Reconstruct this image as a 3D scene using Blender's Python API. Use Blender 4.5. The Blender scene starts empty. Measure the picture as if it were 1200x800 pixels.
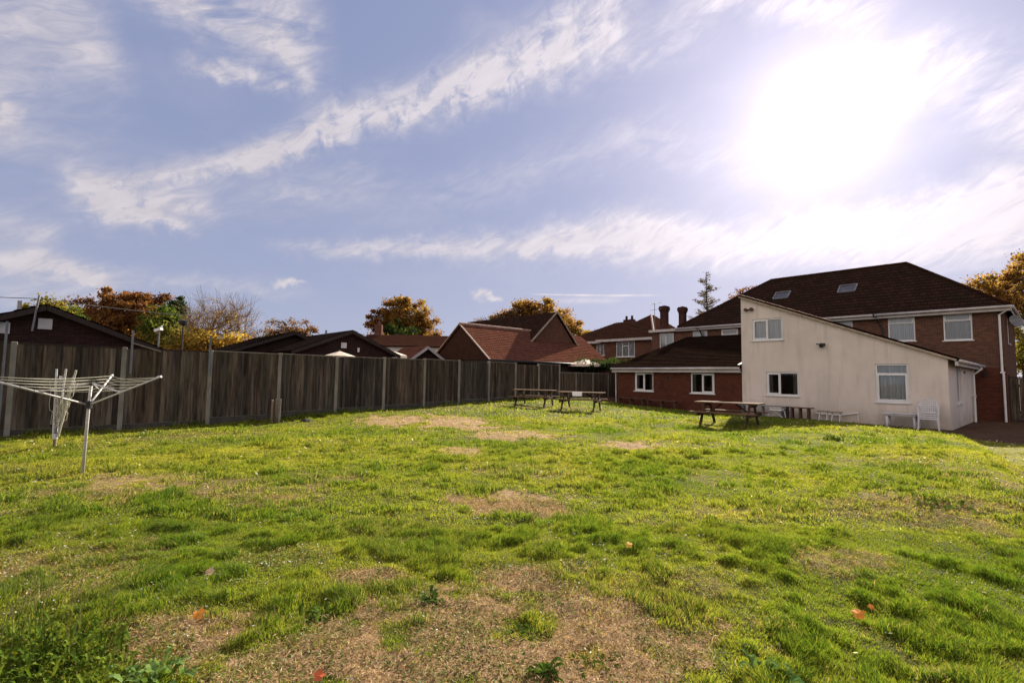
import bpy, math, random
import numpy as np
from mathutils import Matrix, Vector
rad = math.radians
rng = np.random.default_rng(7)
random.seed(7)
S = bpy.context.scene
COL = S.collection

# ---------------------------------------------------------------- camera
FPX, PITCH, ROLL = 587.3, rad(4.09), rad(.868)          # focal length in pixels of a 1200 wide frame
_P = np.array([[1, 0, 0], [0, math.sin(PITCH), -math.cos(PITCH)], [0, math.cos(PITCH), math.sin(PITCH)]])
_R = np.array([[math.cos(ROLL), -math.sin(ROLL), 0], [math.sin(ROLL), math.cos(ROLL), 0], [0, 0, 1]])
CM = _R @ _P
EYE = np.array([0, 0, 1.6])
cam = bpy.data.cameras.new('camera'); camo = bpy.data.objects.new('camera', cam); COL.objects.link(camo)
cam.sensor_width = 36; cam.lens = FPX / 1200 * 36; cam.clip_end = 5000; cam.clip_start = .05
_mw = Matrix.Identity(4)
for i in range(3):
    _mw[i][0] = CM[0][i]; _mw[i][1] = -CM[1][i]; _mw[i][2] = -CM[2][i]; _mw[i][3] = EYE[i]
camo.matrix_world = _mw
S.camera = camo

def ray(x, y): return CM.T @ np.array([x - 600, y - 400, FPX])
def atY(x, y, Y): d = ray(x, y); return EYE + d * (Y / d[1])
def atZ(x, y, z): d = ray(x, y); return EYE + d * ((z - EYE[2]) / d[2])

# ---------------------------------------------------------------- sun, sky, exposure
SUN_AZ, SUN_EL = rad(28.0), rad(27.5)                    # azimuth clockwise from +Y
SUNV = Vector((math.sin(SUN_AZ) * math.cos(SUN_EL), math.cos(SUN_AZ) * math.cos(SUN_EL), math.sin(SUN_EL)))
S.view_settings.view_transform = 'Standard'; S.view_settings.look = 'None'
S.view_settings.exposure = 1.3; S.view_settings.gamma = 1
S.view_settings.use_curve_mapping = False
sl = bpy.data.lights.new('sun', 'SUN'); sl.energy = 5.0; sl.angle = rad(.6); sl.color = (1, .93, .80)
slo = bpy.data.objects.new('sun', sl); COL.objects.link(slo)
slo.rotation_euler = SUNV.to_track_quat('Z', 'Y').to_euler(); slo.location = (0, 0, 50)

class N:
    """tiny expression wrapper over shader nodes"""
    def __init__(s, nt, sock): s.nt, s.k = nt, sock
    def _m(s, op, *a, clamp=False):
        n = s.nt.nodes.new('ShaderNodeMath'); n.operation = op; n.use_clamp = clamp
        for i, v in enumerate((s,) + a):
            if isinstance(v, N): s.nt.links.new(v.k, n.inputs[i])
            else: n.inputs[i].default_value = v
        return N(s.nt, n.outputs[0])
    def __add__(s, o): return s._m('ADD', o)
    def __sub__(s, o): return s._m('SUBTRACT', o)
    def __mul__(s, o): return s._m('MULTIPLY', o)
    def __truediv__(s, o): return s._m('DIVIDE', o)
    __radd__ = __add__; __rmul__ = __mul__
    def rsub(s, v): return (s * -1) + v
    def pw(s, p): return s._m('POWER', p)
    def exp(s): return s._m('EXPONENT')
    def mx(s, v): return s._m('MAXIMUM', v)
    def mn(s, v): return s._m('MINIMUM', v)
    def cl(s): return s._m('ADD', 0.0, clamp=True)
    def sm(s, a, b):
        n = s.nt.nodes.new('ShaderNodeMapRange'); n.interpolation_type = 'SMOOTHSTEP'
        s.nt.links.new(s.k, n.inputs[0]); n.inputs[1].default_value = a; n.inputs[2].default_value = b
        return N(s.nt, n.outputs[0])
def mixc(nt, f, a, b, mode='MIX'):
    n = nt.nodes.new('ShaderNodeMix'); n.data_type = 'RGBA'; n.blend_type = mode; n.clamp_factor = True
    for i, v in ((0, f), (6, a), (7, b)):
        if isinstance(v, N): nt.links.new(v.k, n.inputs[i])
        elif i == 0: n.inputs[0].default_value = v
        else: n.inputs[i].default_value = (*v, 1)
    return N(nt, n.outputs[2])
def noise(nt, vec, scale, detail=4, rough=.55, dist=0, dims='3D', w=0):
    n = nt.nodes.new('ShaderNodeTexNoise'); n.noise_dimensions = dims
    n.inputs['Scale'].default_value = scale; n.inputs['Detail'].default_value = detail
    n.inputs['Roughness'].default_value = rough; n.inputs['Distortion'].default_value = dist
    if vec is not None: nt.links.new(vec.k, n.inputs['Vector'])
    return N(nt, n.outputs[0])
def comb(nt, x, y, z):
    n = nt.nodes.new('ShaderNodeCombineXYZ')
    for i, v in enumerate((x, y, z)):
        if isinstance(v, N): nt.links.new(v.k, n.inputs[i])
        else: n.inputs[i].default_value = v
    return N(nt, n.outputs[0])
def sepx(nt, v):
    n = nt.nodes.new('ShaderNodeSeparateXYZ'); nt.links.new(v.k, n.inputs[0])
    return [N(nt, n.outputs[i]) for i in range(3)]

W = bpy.data.worlds.new('World'); S.world = W; W.use_nodes = True
nt = W.node_tree; nt.nodes.clear()
out = nt.nodes.new('ShaderNodeOutputWorld'); bg = nt.nodes.new('ShaderNodeBackground')
nt.links.new(bg.outputs[0], out.inputs[0]); bg.inputs[1].default_value = .082
sky = nt.nodes.new('ShaderNodeTexSky'); sky.sky_type = 'NISHITA'; sky.sun_disc = False
sky.sun_elevation = SUN_EL; sky.sun_rotation = SUN_AZ; sky.air_density = 1.0; sky.dust_density = .6; sky.ozone_density = 1.5
tc = nt.nodes.new('ShaderNodeTexCoord'); D = N(nt, tc.outputs['Generated'])
dx, dy, dz = sepx(nt, D)
az = dx._m('ARCTAN2', dy) * (180 / math.pi)               # degrees, clockwise from +Y
el = dz._m('ARCSINE') * (180 / math.pi)
dotn = nt.nodes.new('ShaderNodeVectorMath'); dotn.operation = 'DOT_PRODUCT'
nt.links.new(D.k, dotn.inputs[0]); dotn.inputs[1].default_value = (.489, .767, .415)
ang = N(nt, dotn.outputs['Value']).mn(.999999)._m('ARCCOSINE') * (180 / math.pi)
def azel(x, y):
    d = ray(x, y); return math.degrees(math.atan2(d[0], d[1])), math.degrees(math.asin(d[2] / np.linalg.norm(d)))
# cirrus layer coordinates: direction projected on a flat layer, real perspective of a cloud deck
dotb = (dx * math.sin(SUN_AZ) + dy * math.cos(SUN_AZ)) * -1
zc = dz.mx(.03) + .06
cu, cv = dx / zc, dy / zc
cvec = comb(nt, cu, cv, 0)
avec = comb(nt, az, el, 0)
warp = noise(nt, avec, .09, 3, .5)
fine = noise(nt, avec, .42, 8, .64, .5)
fine2 = noise(nt, comb(nt, az * .45 + el * .25, el * 1.5 - az * .35, 3.3), .28, 7, .6, .8)
broad = noise(nt, comb(nt, az * .5, el * 1.6, 7.7), .09, 5, .55, .4)
fine3 = noise(nt, comb(nt, az * .55 + el * .28, el * 1.6 - az * .80, 9.1), .42, 7, .60, .9)
# streaks: (x0,y0,x1,y1,width deg, strength, softness)  end points are photo directions of real clouds
def streak(p0, p1, w0, w1, k, nz=fine, edge=.42, wk=1.0):
    a0, e0 = azel(*p0); a1, e1 = azel(*p1)
    L = math.hypot(a1 - a0, e1 - e0); ux, uy = (a1 - a0) / L, (e1 - e0) / L
    wa = az + (warp - .5) * 4 * wk; we = el + ((fine - .5) * 3.0 + (warp - .5) * 3) * wk
    t = (wa - a0) * ux + (we - e0) * uy
    s = (wa - a0) * (-uy) + (we - e0) * ux
    tn = t / L
    wid = (tn.cl() * (w1 - w0) + w0) * .82
    q = (s / wid); ee = (tn - .5).mx(-9)._m('ABSOLUTE')
    body = (q * q * -1.0).exp() * ee.sm(.78, .34)
    return (body * (nz.sm(edge - .12, edge + .26)) * k)
cl = streak((80, 212), (215, 262), 2.0, 1.0, 1.15, fine, .36)
for a in [((110, 232), (240, 235), 2.0, 1.4, .9, fine, .36), ((150, 210), (330, 175), 1.1, 1.3, 1.0, fine, .34), ((300, 180), (400, 148), 1.5, 1.9, 1.1, fine, .36), ((385, 140), (560, 95), 2.1, 2.5, 1.2, fine, .37), ((540, 100), (720, 10), 2.4, 4.0, 1.2, fine, .38),
          ((-60, 50), (120, 55), 9, 5, .85, broad, .38), ((-30, 262), (60, 275), 1.8, 1.2, .6, fine, .34), ((20, 303), (128, 328), 1.5, 1.1, 1.2, fine, .28), ((-20, 340), (150, 352), 1.6, .8, .4, fine2, .3),
          ((-80, 130), (12, 132), 2.5, 1.6, 1.1, fine, .32), ((170, -10), (360, 45), 1.6, 4.2, 1.0, fine2, .38), ((230, 78), (350, 98), .9, .8, .9, fine2, .36), ((320, 40), (360, 100), 1.6, .9, .7, fine, .38),
          ((390, 292), (760, 270), .9, 2.6, .85, fine2, .26), ((605, 290), (690, 287), .9, .7, 1.0, fine, .32), ((720, 285), (1230, 262), 2.4, 3.4, 1.3, fine2, .20), ((1000, 265), (1300, 215), 1.6, 3.0, .9, fine2, .26),
          ((1030, 70), (1260, 130), 2.6, 3.6, .8, fine2, .36), ((820, -10), (1010, 12), 1.8, 2.0, .8, fine2, .36), ((90, 245), (430, 212), 2.6, 2.6, .35, fine2, .34), ((640, 70), (820, 30), 2.5, 2.5, .45, fine2, .36), ((1150, 200), (1260, 205), 1.2, 2.2, .6, fine, .34),
          ((555, 345), (583, 352), .55, .42, 1.2, fine, .2), ((320, 332), (352, 335), .4, .3, .9, fine, .2), ((640, 345), (752, 346), .10, .13, 1.0, broad, .1, .02), ((640, 354), (720, 350), .35, .5, .4, broad, .1, .15),
          ((0, 300), (330, 345), 1.4, .8, .35, fine2, .3), ((480, 240), (760, 150), 2.5, 3.2, .22, fine2, .3), ((740, 160), (880, 200), 2, 3, .25, fine2, .3)]:
    cl = cl + streak(*a)
veil = broad.sm(.45, .75) * .12 * el.sm(0, 14)
cl = ((cl * (fine3.sm(.28, .70) * .62 + .42) + veil) * 1.0).mx(0); cl = cl.rsub(1).mx(0).pw(1.25).rsub(1).mn(.93)
# cloud colour: lit edges brighter towards the sun; thick part greyer
tow = (ang * -.05).exp()
cb = tow * 1.9 + 3.0 + fine3.sm(.3, .75) * .5
ccol = comb(nt, cb * 1.03, cb * .95, cb * 1.0)
skyc = mixc(nt, 1.0, N(nt, sky.outputs[0]), (.30, .27, .31), 'MULTIPLY')
# thin high haze lifts the blue toward lavender, paler low down
lo = (el * -.055).exp().mn(1.2)
hz = comb(nt, lo * 1.10 + 1.30, lo * .98 + 1.62, lo * .65 + 2.78)
skyb = mixc(nt, .80, skyc, hz)
skym = mixc(nt, cl * .92, skyb, ccol)
# warm cloud bank added in the unseen sky opposite the sun, as fill light
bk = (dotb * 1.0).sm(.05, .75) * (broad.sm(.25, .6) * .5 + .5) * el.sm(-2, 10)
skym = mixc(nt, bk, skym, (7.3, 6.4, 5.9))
# aureole of the sun in thin cloud
gl = (ang * ang * (-1 / 8.)).exp() * 14 + (ang * (-1 / 5.0)).exp() * 4.6 + (ang * (-1 / 17.)).exp() * 1.9
glow = comb(nt, gl * 1.10, gl * .93, gl * .97)
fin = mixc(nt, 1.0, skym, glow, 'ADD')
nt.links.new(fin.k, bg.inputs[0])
W.cycles.sampling_method = 'MANUAL'; W.cycles.sample_map_resolution = 1024
S.render.engine = 'CYCLES'
S.cycles.max_bounces = 6; S.cycles.transparent_max_bounces = 12; S.cycles.diffuse_bounces = 3; S.cycles.glossy_bounces = 3
S.cycles.use_adaptive_sampling = True; S.cycles.adaptive_threshold = .02
try:
    S.cycles.use_denoising = True
except Exception: pass

# ---------------------------------------------------------------- materials
def newmat(name):
    m = bpy.data.materials.new(name); m.use_nodes = True
    nt = m.node_tree; b = nt.nodes['Principled BSDF']; return m, nt, b
def objvec(nt):
    t = nt.nodes.new('ShaderNodeTexCoord'); return N(nt, t.outputs['Object'])
def bump(nt, b, h, strength=.4, dist=.02):
    n = nt.nodes.new('ShaderNodeBump'); n.inputs['Strength'].default_value = strength; n.inputs['Distance'].default_value = dist
    nt.links.new(h.k, n.inputs['Height']); nt.links.new(n.outputs[0], b.inputs['Normal'])
def attr(nt, name='col'):
    n = nt.nodes.new('ShaderNodeAttribute'); n.attribute_name = name; return N(nt, n.outputs['Color'])
def mnoise(name, c1, c2, scale=5, rough=.8, bs=.3, bd=.01, stretch=(1, 1, 1), spec=.3, usecol=False, detail=6, metal=0):
    m, nt, b = newmat(name)
    x, y, z = sepx(nt, objvec(nt)); v = comb(nt, x * stretch[0], y * stretch[1], z * stretch[2])
    n = noise(nt, v, scale, detail, .6)
    c = mixc(nt, n.sm(.3, .7), c1, c2)
    if usecol: c = mixc(nt, 1.0, c, attr(nt), 'MULTIPLY')
    nt.links.new(c.k, b.inputs['Base Color'])
    b.inputs['Roughness'].default_value = rough; b.inputs['Specular IOR Level'].default_value = spec
    b.inputs['Metallic'].default_value = metal
    n2 = noise(nt, v, scale * 6, 4, .6)
    bump(nt, b, n2, bs, bd)
    return m
def mbrick(name, c1, c2, mortar, dirt=(.08, .06, .05), bw=.225, bh=.075, stain=.5):
    m, nt, b = newmat(name)
    x, y, z = sepx(nt, objvec(nt)); v = comb(nt, x + y, z, 0)
    br = nt.nodes.new('ShaderNodeTexBrick'); nt.links.new(v.k, br.inputs['Vector'])
    br.inputs['Scale'].default_value = 1; br.inputs['Brick Width'].default_value = bw; br.inputs['Row Height'].default_value = bh
    br.inputs['Mortar Size'].default_value = .008; br.inputs['Mortar Smooth'].default_value = .2; br.inputs['Bias'].default_value = 0
    br.inputs['Color1'].default_value = (*c1, 1); br.inputs['Color2'].default_value = (*c2, 1); br.inputs['Mortar'].default_value = (*mortar, 1)
    br.offset = .5
    n = noise(nt, v, 1.3, 6, .65); n2 = noise(nt, comb(nt, (x + y) * 4, z * 12, 0), 1.0, 3, .5)
    c = mixc(nt, n2.sm(.35, .75) * .5, N(nt, br.outputs[0]), (c2[0] * .5, c2[1] * .5, c2[2] * .6))
    c = mixc(nt, n.sm(.45, .8) * stain, c, dirt)
    nt.links.new(c.k, b.inputs['Base Color']); b.inputs['Roughness'].default_value = .95; b.inputs['Specular IOR Level'].default_value = .04
    bump(nt, b, N(nt, br.outputs[1]) * -1 + n2 * .4, .6, .008)
    return m
def mtile(name, c1, c2, moss=(.05, .055, .03), tw=.27, mossk=.5):
    m, nt, b = newmat(name)
    t = nt.nodes.new('ShaderNodeUVMap'); t.uv_map = 'uv'; x, y, z = sepx(nt, N(nt, t.outputs[0])); v = comb(nt, x, y, 0)
    br = nt.nodes.new('ShaderNodeTexBrick'); nt.links.new(v.k, br.inputs['Vector'])
    br.inputs['Scale'].default_value = 1; br.inputs['Brick Width'].default_value = tw; br.inputs['Row Height'].default_value = 1
    br.inputs['Mortar Size'].default_value = .012; br.inputs['Bias'].default_value = 0
    br.inputs['Color1'].default_value = (*c1, 1); br.inputs['Color2'].default_value = (*c2, 1); br.inputs['Mortar'].default_value = (c1[0] * .35, c1[1] * .35, c1[2] * .35, 1)
    n = noise(nt, objvec(nt), 1.1, 6, .65); n2 = noise(nt, objvec(nt), 9, 4, .6)
    c = mixc(nt, n.sm(.42, .75) * mossk, N(nt, br.outputs[0]), moss)
    c = mixc(nt, n2.sm(.55, .8) * .35, c, (c2[0] * 1.3, c2[1] * 1.2, c2[2] * 1.1))
    nt.links.new(c.k, b.inputs['Base Color']); b.inputs['Roughness'].default_value = 1; b.inputs['Specular IOR Level'].default_value = 0
    wv = ((x / tw) * (2 * math.pi))._m('SINE')
    bump(nt, b, wv * .35 + n2 * .5 + N(nt, br.outputs[1]) * -.6, .5, .02)
    return m

M = {}
M['brick'] = mbrick('house_brick', (.165, .070, .042), (.095, .048, .034), (.13, .10, .08), (.06, .045, .03), stain=.5)
M['redbrick'] = mbrick('extension_brick', (.115, .038, .023), (.085, .029, .019), (.085, .045, .032), (.045, .02, .013), stain=.5)
M['darkbrick'] = mbrick('dark_brick', (.050, .024, .019), (.032, .018, .015), (.05, .038, .032), (.018, .013, .011))
M['farbrick'] = mbrick('far_brick', (.155, .062, .038), (.105, .045, .030), (.13, .095, .07), (.06, .04, .025))
M['chim'] = mbrick('chimney_brick', (.07, .028, .020), (.048, .022, .017), (.05, .035, .028), (.02, .015, .013))
M['tile'] = mtile('brown_tile', (.042, .021, .0145), (.026, .0145, .011), (.016, .016, .009))
M['tileext'] = mtile('extension_tile', (.026, .013, .009), (.017, .0095, .0075), (.018, .017, .010), tw=.3, mossk=.6)
M['tilered'] = mtile('red_tile', (.165, .066, .042), (.115, .047, .032), (.08, .042, .028), tw=.18, mossk=.4)
M['tilebr'] = mtile('clay_tile', (.080, .034, .022), (.054, .026, .018), (.032, .023, .013), tw=.2)
M['tiledk'] = mtile('dark_tile', (.030, .020, .017), (.019, .014, .012), (.014, .013, .011), tw=.3, mossk=.3)
M['tilehung'] = mtile('hung_tile', (.062, .028, .020), (.044, .022, .016), (.032, .022, .013), tw=.18)
M['upvc'] = mnoise('white_plastic', (.66, .65, .64), (.58, .57, .55), 3, .35, .05, .002, spec=.5)
M['fascia'] = mnoise('painted_fascia', (.50, .46, .44), (.38, .34, .32), 2.2, .5, .1, .004)
M['garden'] = mnoise('garden_plastic', (.58, .56, .56), (.48, .46, .46), 4, .4, .05, .002, spec=.4)
M['post'] = mnoise('concrete_post', (.27, .245, .195), (.18, .16, .125), 5, .95, .5, .006, (1, 1, .5))
M['gravel'] = mnoise('concrete_board', (.085, .075, .058), (.05, .044, .035), 4, .95, .5, .006)
M['cap'] = mnoise('timber_capping', (.25, .215, .16), (.15, .125, .095), 6, .85, .4, .005, (1, 1, 1))
M['metal'] = mnoise('galvanised_steel', (.55, .56, .56), (.38, .39, .39), 14, .42, .1, .002, metal=.7, spec=.5)
M['paintmetal'] = mnoise('grey_painted_steel', (.60, .58, .55), (.42, .38, .34), 18, .5, .15, .002)
M['rope'] = mnoise('pale_rope', (.60, .56, .44), (.42, .39, .28), 30, .8, .2, .002)
M['dark'] = mnoise('dark_fitting', (.03, .028, .026), (.018, .018, .018), 8, .6, .2, .004)
M['wood'] = mnoise('weathered_table_wood', (.155, .105, .066), (.085, .058, .038), 9, .85, .5, .006, (.25, 1.6, 1), usecol=True, spec=.05)
M['woodend'] = mnoise('stake_wood', (.24, .17, .11), (.13, .09, .06), 9, .8, .5, .006, (2, 2, .3))
M['bench'] = mnoise('dark_bench_wood', (.10, .045, .028), (.055, .03, .02), 7, .7, .4, .005, (.4, 2, 2))
M['paper'] = mnoise('paper', (.80, .78, .74), (.74, .72, .68), 3, .8, .1, .002)
M['cream'] = mnoise('cream_canvas', (.66, .54, .42), (.55, .45, .34), 3, .85, .15, .004)
M['whitewall'] = mnoise('white_wall', (.62, .61, .58), (.48, .47, .44), 1.5, .9, .2, .006)
M['curtain'] = mnoise('net_curtain', (.80, .82, .86), (.6, .62, .66), 3.2, .9, .6, .03, (5, 5, .15))
M['drape'] = mnoise('brown_curtain', (.30, .25, .20), (.17, .14, .11), 3.2, .9, .6, .03, (6, 6, .15))
M['interior'] = mnoise('dim_interior', (.12, .10, .09), (.05, .045, .04), 1.5, .9, .2, .01)
M['lead'] = mnoise('lead_flashing', (.20, .20, .21), (.13, .13, .14), 3, .6, .2, .004)
M['leadpane'] = mnoise('roof_light_pane', (.085, .08, .085), (.06, .055, .06), 3, .3, .1, .003)
M['verge'] = mnoise('mortared_verge', (.42, .33, .25), (.25, .19, .14), 7, .9, .5, .008)
M['ridge'] = mnoise('ridge_tile', (.40, .25, .19), (.25, .14, .10), 5, .85, .4, .008)
M['darkwood'] = mnoise('dark_timber', (.045, .030, .022), (.025, .018, .014), 7, .85, .4, .006, (3, 3, .3))
def mrender():
    m, nt, b = newmat('pebbledash_render')
    v = objvec(nt); x, y, z = sepx(nt, v)
    n = noise(nt, v, .7, 6, .6); n2 = noise(nt, comb(nt, (x + y) * 3.0, z * .35, 0), 1.3, 5, .6); n3 = noise(nt, v, 60, 3, .6)
    c = mixc(nt, n.sm(.3, .7), (.65, .565, .50), (.56, .485, .43))
    c = mixc(nt, n2.sm(.46, .78) * .45, c, (.36, .31, .265))
    low = z.sm(1.0, -.1) * n.sm(.2, .6) * .75                       # rain splash dirt along the foot
    c = mixc(nt, low, c, (.30, .26, .20))
    c = mixc(nt, n3.sm(.5, .7) * .25, c, (.52, .46, .40))
    nt.links.new(c.k, b.inputs['Base Color']); b.inputs['Roughness'].default_value = 1; b.inputs['Specular IOR Level'].default_value = .05
    bump(nt, b, n3 + noise(nt, v, 2.2, 3, .5) * 1.5, .6, .012)
    return m
M['render'] = mrender()
def mboard():
    m, nt, b = newmat('weathered_fence_board')
    v = objvec(nt); x, y, z = sepx(nt, v)
    n = noise(nt, comb(nt, x * 14, y * 14, z * 1.1), 1.0, 6, .65, .5)
    n2 = noise(nt, comb(nt, x, y, z * 1.5), 1.1, 5, .6)
    c = mixc(nt, n.sm(.3, .72), (.028, .019, .0135), (.125, .096, .070))
    c = mixc(nt, n2.sm(.45, .75) * .4, c, (.058, .062, .036))
    c = mixc(nt, 1.0, c, attr(nt), 'MULTIPLY')
    nt.links.new(c.k, b.inputs['Base Color']); b.inputs['Roughness'].default_value = .9; b.inputs['Specular IOR Level'].default_value = .2
    bump(nt, b, n, .5, .008)
    return m
M['board'] = mboard()
def mglass():
    m, nt, b = newmat('window_glass')
    nt.nodes.remove(b)
    o = nt.nodes['Material Output']
    tr = nt.nodes.new('ShaderNodeBsdfTransparent'); tr.inputs[0].default_value = (.82, .86, .87, 1)
    g = nt.nodes.new('ShaderNodeBsdfGlossy'); g.inputs['Roughness'].default_value = .03
    f = nt.nodes.new('ShaderNodeFresnel'); f.inputs[0].default_value = 1.9
    mx = nt.nodes.new('ShaderNodeMixShader'); nt.links.new(f.outputs[0], mx.inputs[0])
    bn = nt.nodes.new('ShaderNodeBump'); bn.inputs['Strength'].default_value = .05; bn.inputs['Distance'].default_value = .02
    nt.links.new(noise(nt, objvec(nt), 1.6, 2, .5).k, bn.inputs['Height']); nt.links.new(bn.outputs[0], g.inputs['Normal'])
    nt.links.new(tr.outputs[0], mx.inputs[1]); nt.links.new(g.outputs[0], mx.inputs[2]); nt.links.new(mx.outputs[0], o.inputs[0])
    return m
M['glass'] = mglass()
def mleaf(name, trans=.45, rough=.6, gloss=.08):
    m, nt, b = newmat(name); nt.nodes.remove(b); o = nt.nodes['Material Output']
    c = attr(nt)
    d = nt.nodes.new('ShaderNodeBsdfDiffuse'); t = nt.nodes.new('ShaderNodeBsdfTranslucent'); g = nt.nodes.new('ShaderNodeBsdfGlossy')
    g.inputs['Roughness'].default_value = rough; g.inputs[0].default_value = (.8, .8, .75, 1)
    nt.links.new(c.k, d.inputs[0])
    tcx = mixc(nt, 1.0, c, (1.2, 1.12, .62), 'MULTIPLY'); nt.links.new(tcx.k, t.inputs[0])
    m1 = nt.nodes.new('ShaderNodeMixShader'); m1.inputs[0].default_value = trans
    nt.links.new(d.outputs[0], m1.inputs[1]); nt.links.new(t.outputs[0], m1.inputs[2])
    m2 = nt.nodes.new('ShaderNodeMixShader'); m2.inputs[0].default_value = gloss
    nt.links.new(m1.outputs[0], m2.inputs[1]); nt.links.new(g.outputs[0], m2.inputs[2]); nt.links.new(m2.outputs[0], o.inputs[0])
    return m
M['grass'] = mleaf('grass_blade', .60, .50, .006)
M['leaf'] = mleaf('tree_leaf', .55, .6, .0)
M['weed'] = mleaf('weed_leaf', .40, .55, .0)
M['bark'] = mnoise('bark', (.10, .075, .055), (.05, .038, .03), 6, .9, .6, .03, (1, 1, .3))
M['palebark'] = mnoise('pale_bark', (.30, .20, .12), (.18, .12, .08), 6, .85, .4, .02, (1, 1, .3))

# ---------------------------------------------------------------- mesh helper
class MB:
    def __init__(s): s.v = []; s.f = []; s.c = []; s.uv = []
    def face(s, pts, col=(1, 1, 1), uv=None):
        i = len(s.v); s.v += [tuple(map(float, p)) for p in pts]; s.f.append(tuple(range(i, i + len(pts)))); s.c.append(col)
        s.uv.append(uv if uv else [(0, 0)] * len(pts)); return s
    def box(s, x0, x1, y0, y1, z0, z1, col=(1, 1, 1)):
        p = [(x0, y0, z0), (x1, y0, z0), (x1, y1, z0), (x0, y1, z0), (x0, y0, z1), (x1, y0, z1), (x1, y1, z1), (x0, y1, z1)]
        for q in ((0, 3, 2, 1), (4, 5, 6, 7), (0, 1, 5, 4), (1, 2, 6, 5), (2, 3, 7, 6), (3, 0, 4, 7)): s.face([p[k] for k in q], col)
        return s
    def obox(s, p, q, w, h, up=(0, 0, 1), col=(1, 1, 1)):
        """bar from p to q, w across, h along up"""
        p, q, up = Vector(p), Vector(q), Vector(up); d = (q - p).normalized(); sd = d.cross(up)
        if sd.length < 1e-4: sd = d.cross(Vector((1, 0, 0)))
        sd.normalize(); u = sd.cross(d).normalized(); c = []
        for e in (p, q):
            for a, b in ((-1, -1), (1, -1), (1, 1), (-1, 1)): c.append(e + sd * (a * w / 2) + u * (b * h / 2))
        for k in ((3, 2, 1, 0), (4, 5, 6, 7), (0, 1, 5, 4), (1, 2, 6, 5), (2, 3, 7, 6), (3, 0, 4, 7)): s.face([c[j] for j in k], col)
        return s
    def tube(s, pts, r, n=6, col=(1, 1, 1), cap=True):
        pts = [Vector(p) for p in pts]; rs = r if isinstance(r, (list, tuple)) else [r] * len(pts)
        i0 = len(s.v); prev = None
        for k, p in enumerate(pts):
            d = (pts[min(k + 1, len(pts) - 1)] - pts[max(k - 1, 0)]).normalized()
            a = Vector((0, 0, 1)) if abs(d.z) < .9 else Vector((1, 0, 0))
            if prev is not None: a = prev
            x = (a - d * a.dot(d)).normalized(); prev = x; y = d.cross(x)
            for j in range(n):
                t = 2 * math.pi * j / n; q = p + x * (math.cos(t) * rs[k]) + y * (math.sin(t) * rs[k]); s.v.append(tuple(q))
        for k in range(len(pts) - 1):
            for j in range(n):
                a = i0 + k * n + j; b = i0 + k * n + (j + 1) % n
                s.f.append((a, b, b + n, a + n)); s.c.append(col); s.uv.append([(0, 0)] * 4)
        if cap:
            s.f.append(tuple(range(i0 + n - 1, i0 - 1, -1))); s.c.append(col); s.uv.append([(0, 0)] * n)
            e = i0 + (len(pts) - 1) * n; s.f.append(tuple(range(e, e + n))); s.c.append(col); s.uv.append([(0, 0)] * n)
        return s
    def build(s, name, mat, parent=None, smooth=False, bevel=0):
        me = bpy.data.meshes.new(name); me.from_pydata(s.v, [], s.f); me.materials.append(mat)
        ca = me.color_attributes.new('col', 'FLOAT_COLOR', 'CORNER')
        nl = np.array([len(f) for f in s.f]); cc = np.repeat(np.array([(*c, 1) for c in s.c], np.float32), nl, axis=0)
        ca.data.foreach_set('color', cc.ravel())
        uv = me.uv_layers.new(name='uv'); uv.data.foreach_set('uv', np.array([t for f in s.uv for t in f], np.float32).ravel())
        if smooth: me.shade_smooth()
        o = bpy.data.objects.new(name, me); COL.objects.link(o)
        if parent: o.parent = parent
        if bevel:
            me.update(); b = o.modifiers.new('bevel', 'BEVEL'); b.width = bevel; b.segments = 1; b.limit_method = 'ANGLE'
            w = o.modifiers.new('weld', 'WELD'); w.merge_threshold = .0005
            o.modifiers.move(1, 0)
        return o
def npmesh(name, V, F, mat, cols=None, parent=None, smooth=False):
    me = bpy.data.meshes.new(name); nf, k = F.shape
    me.vertices.add(len(V)); me.vertices.foreach_set('co', V.astype(np.float32).ravel())
    me.loops.add(nf * k); me.loops.foreach_set('vertex_index', F.astype(np.int32).ravel())
    me.polygons.add(nf); me.polygons.foreach_set('loop_start', (np.arange(nf) * k).astype(np.int32))
    me.polygons.foreach_set('loop_total', np.full(nf, k, np.int32))
    if smooth: me.polygons.foreach_set('use_smooth', np.ones(nf, bool))
    me.materials.append(mat)
    if cols is not None:
        ca = me.color_attributes.new('col', 'FLOAT_COLOR', 'POINT')
        c4 = np.ones((len(V), 4), np.float32); c4[:, :3] = cols; ca.data.foreach_set('color', c4.ravel())
    me.update(calc_edges=True)
    o = bpy.data.objects.new(name, me); COL.objects.link(o)
    if parent: o.parent = parent
    return o
def thing(name, label, cat, loc=(0, 0, 0), rz=0, group=None):
    o = bpy.data.objects.new(name, None); COL.objects.link(o); o.location = loc; o.rotation_euler = (0, 0, rz)
    o.empty_display_size = .3
    return tag(o, label, cat, group)
def tag(o, label, cat, group=None, kind=None):
    o['label'] = label; o['category'] = cat
    if group: o['group'] = group
    if kind: o['kind'] = kind
    return o
def copy_tree(o, parent=None):
    c = o.copy(); COL.objects.link(c); c.parent = parent
    for ch in list(o.children): copy_tree(ch, c)
    return c

# ---------------------------------------------------------------- building grid
CX, CY = 15.52, 17.83                                    # front right corner of the white annex
GA = rad(-47.65)
dA = np.array([math.cos(GA), math.sin(GA)]); dB = np.array([-math.sin(GA), math.cos(GA)])
def ab(a, b): return CX + a * dA[0] + b * dB[0], CY + a * dA[1] + b * dB[1]
F0 = np.array([-10.67, 10.73]); dF = np.array([.6244, .7811]); nF = np.array([-.7811, .6244])

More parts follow.
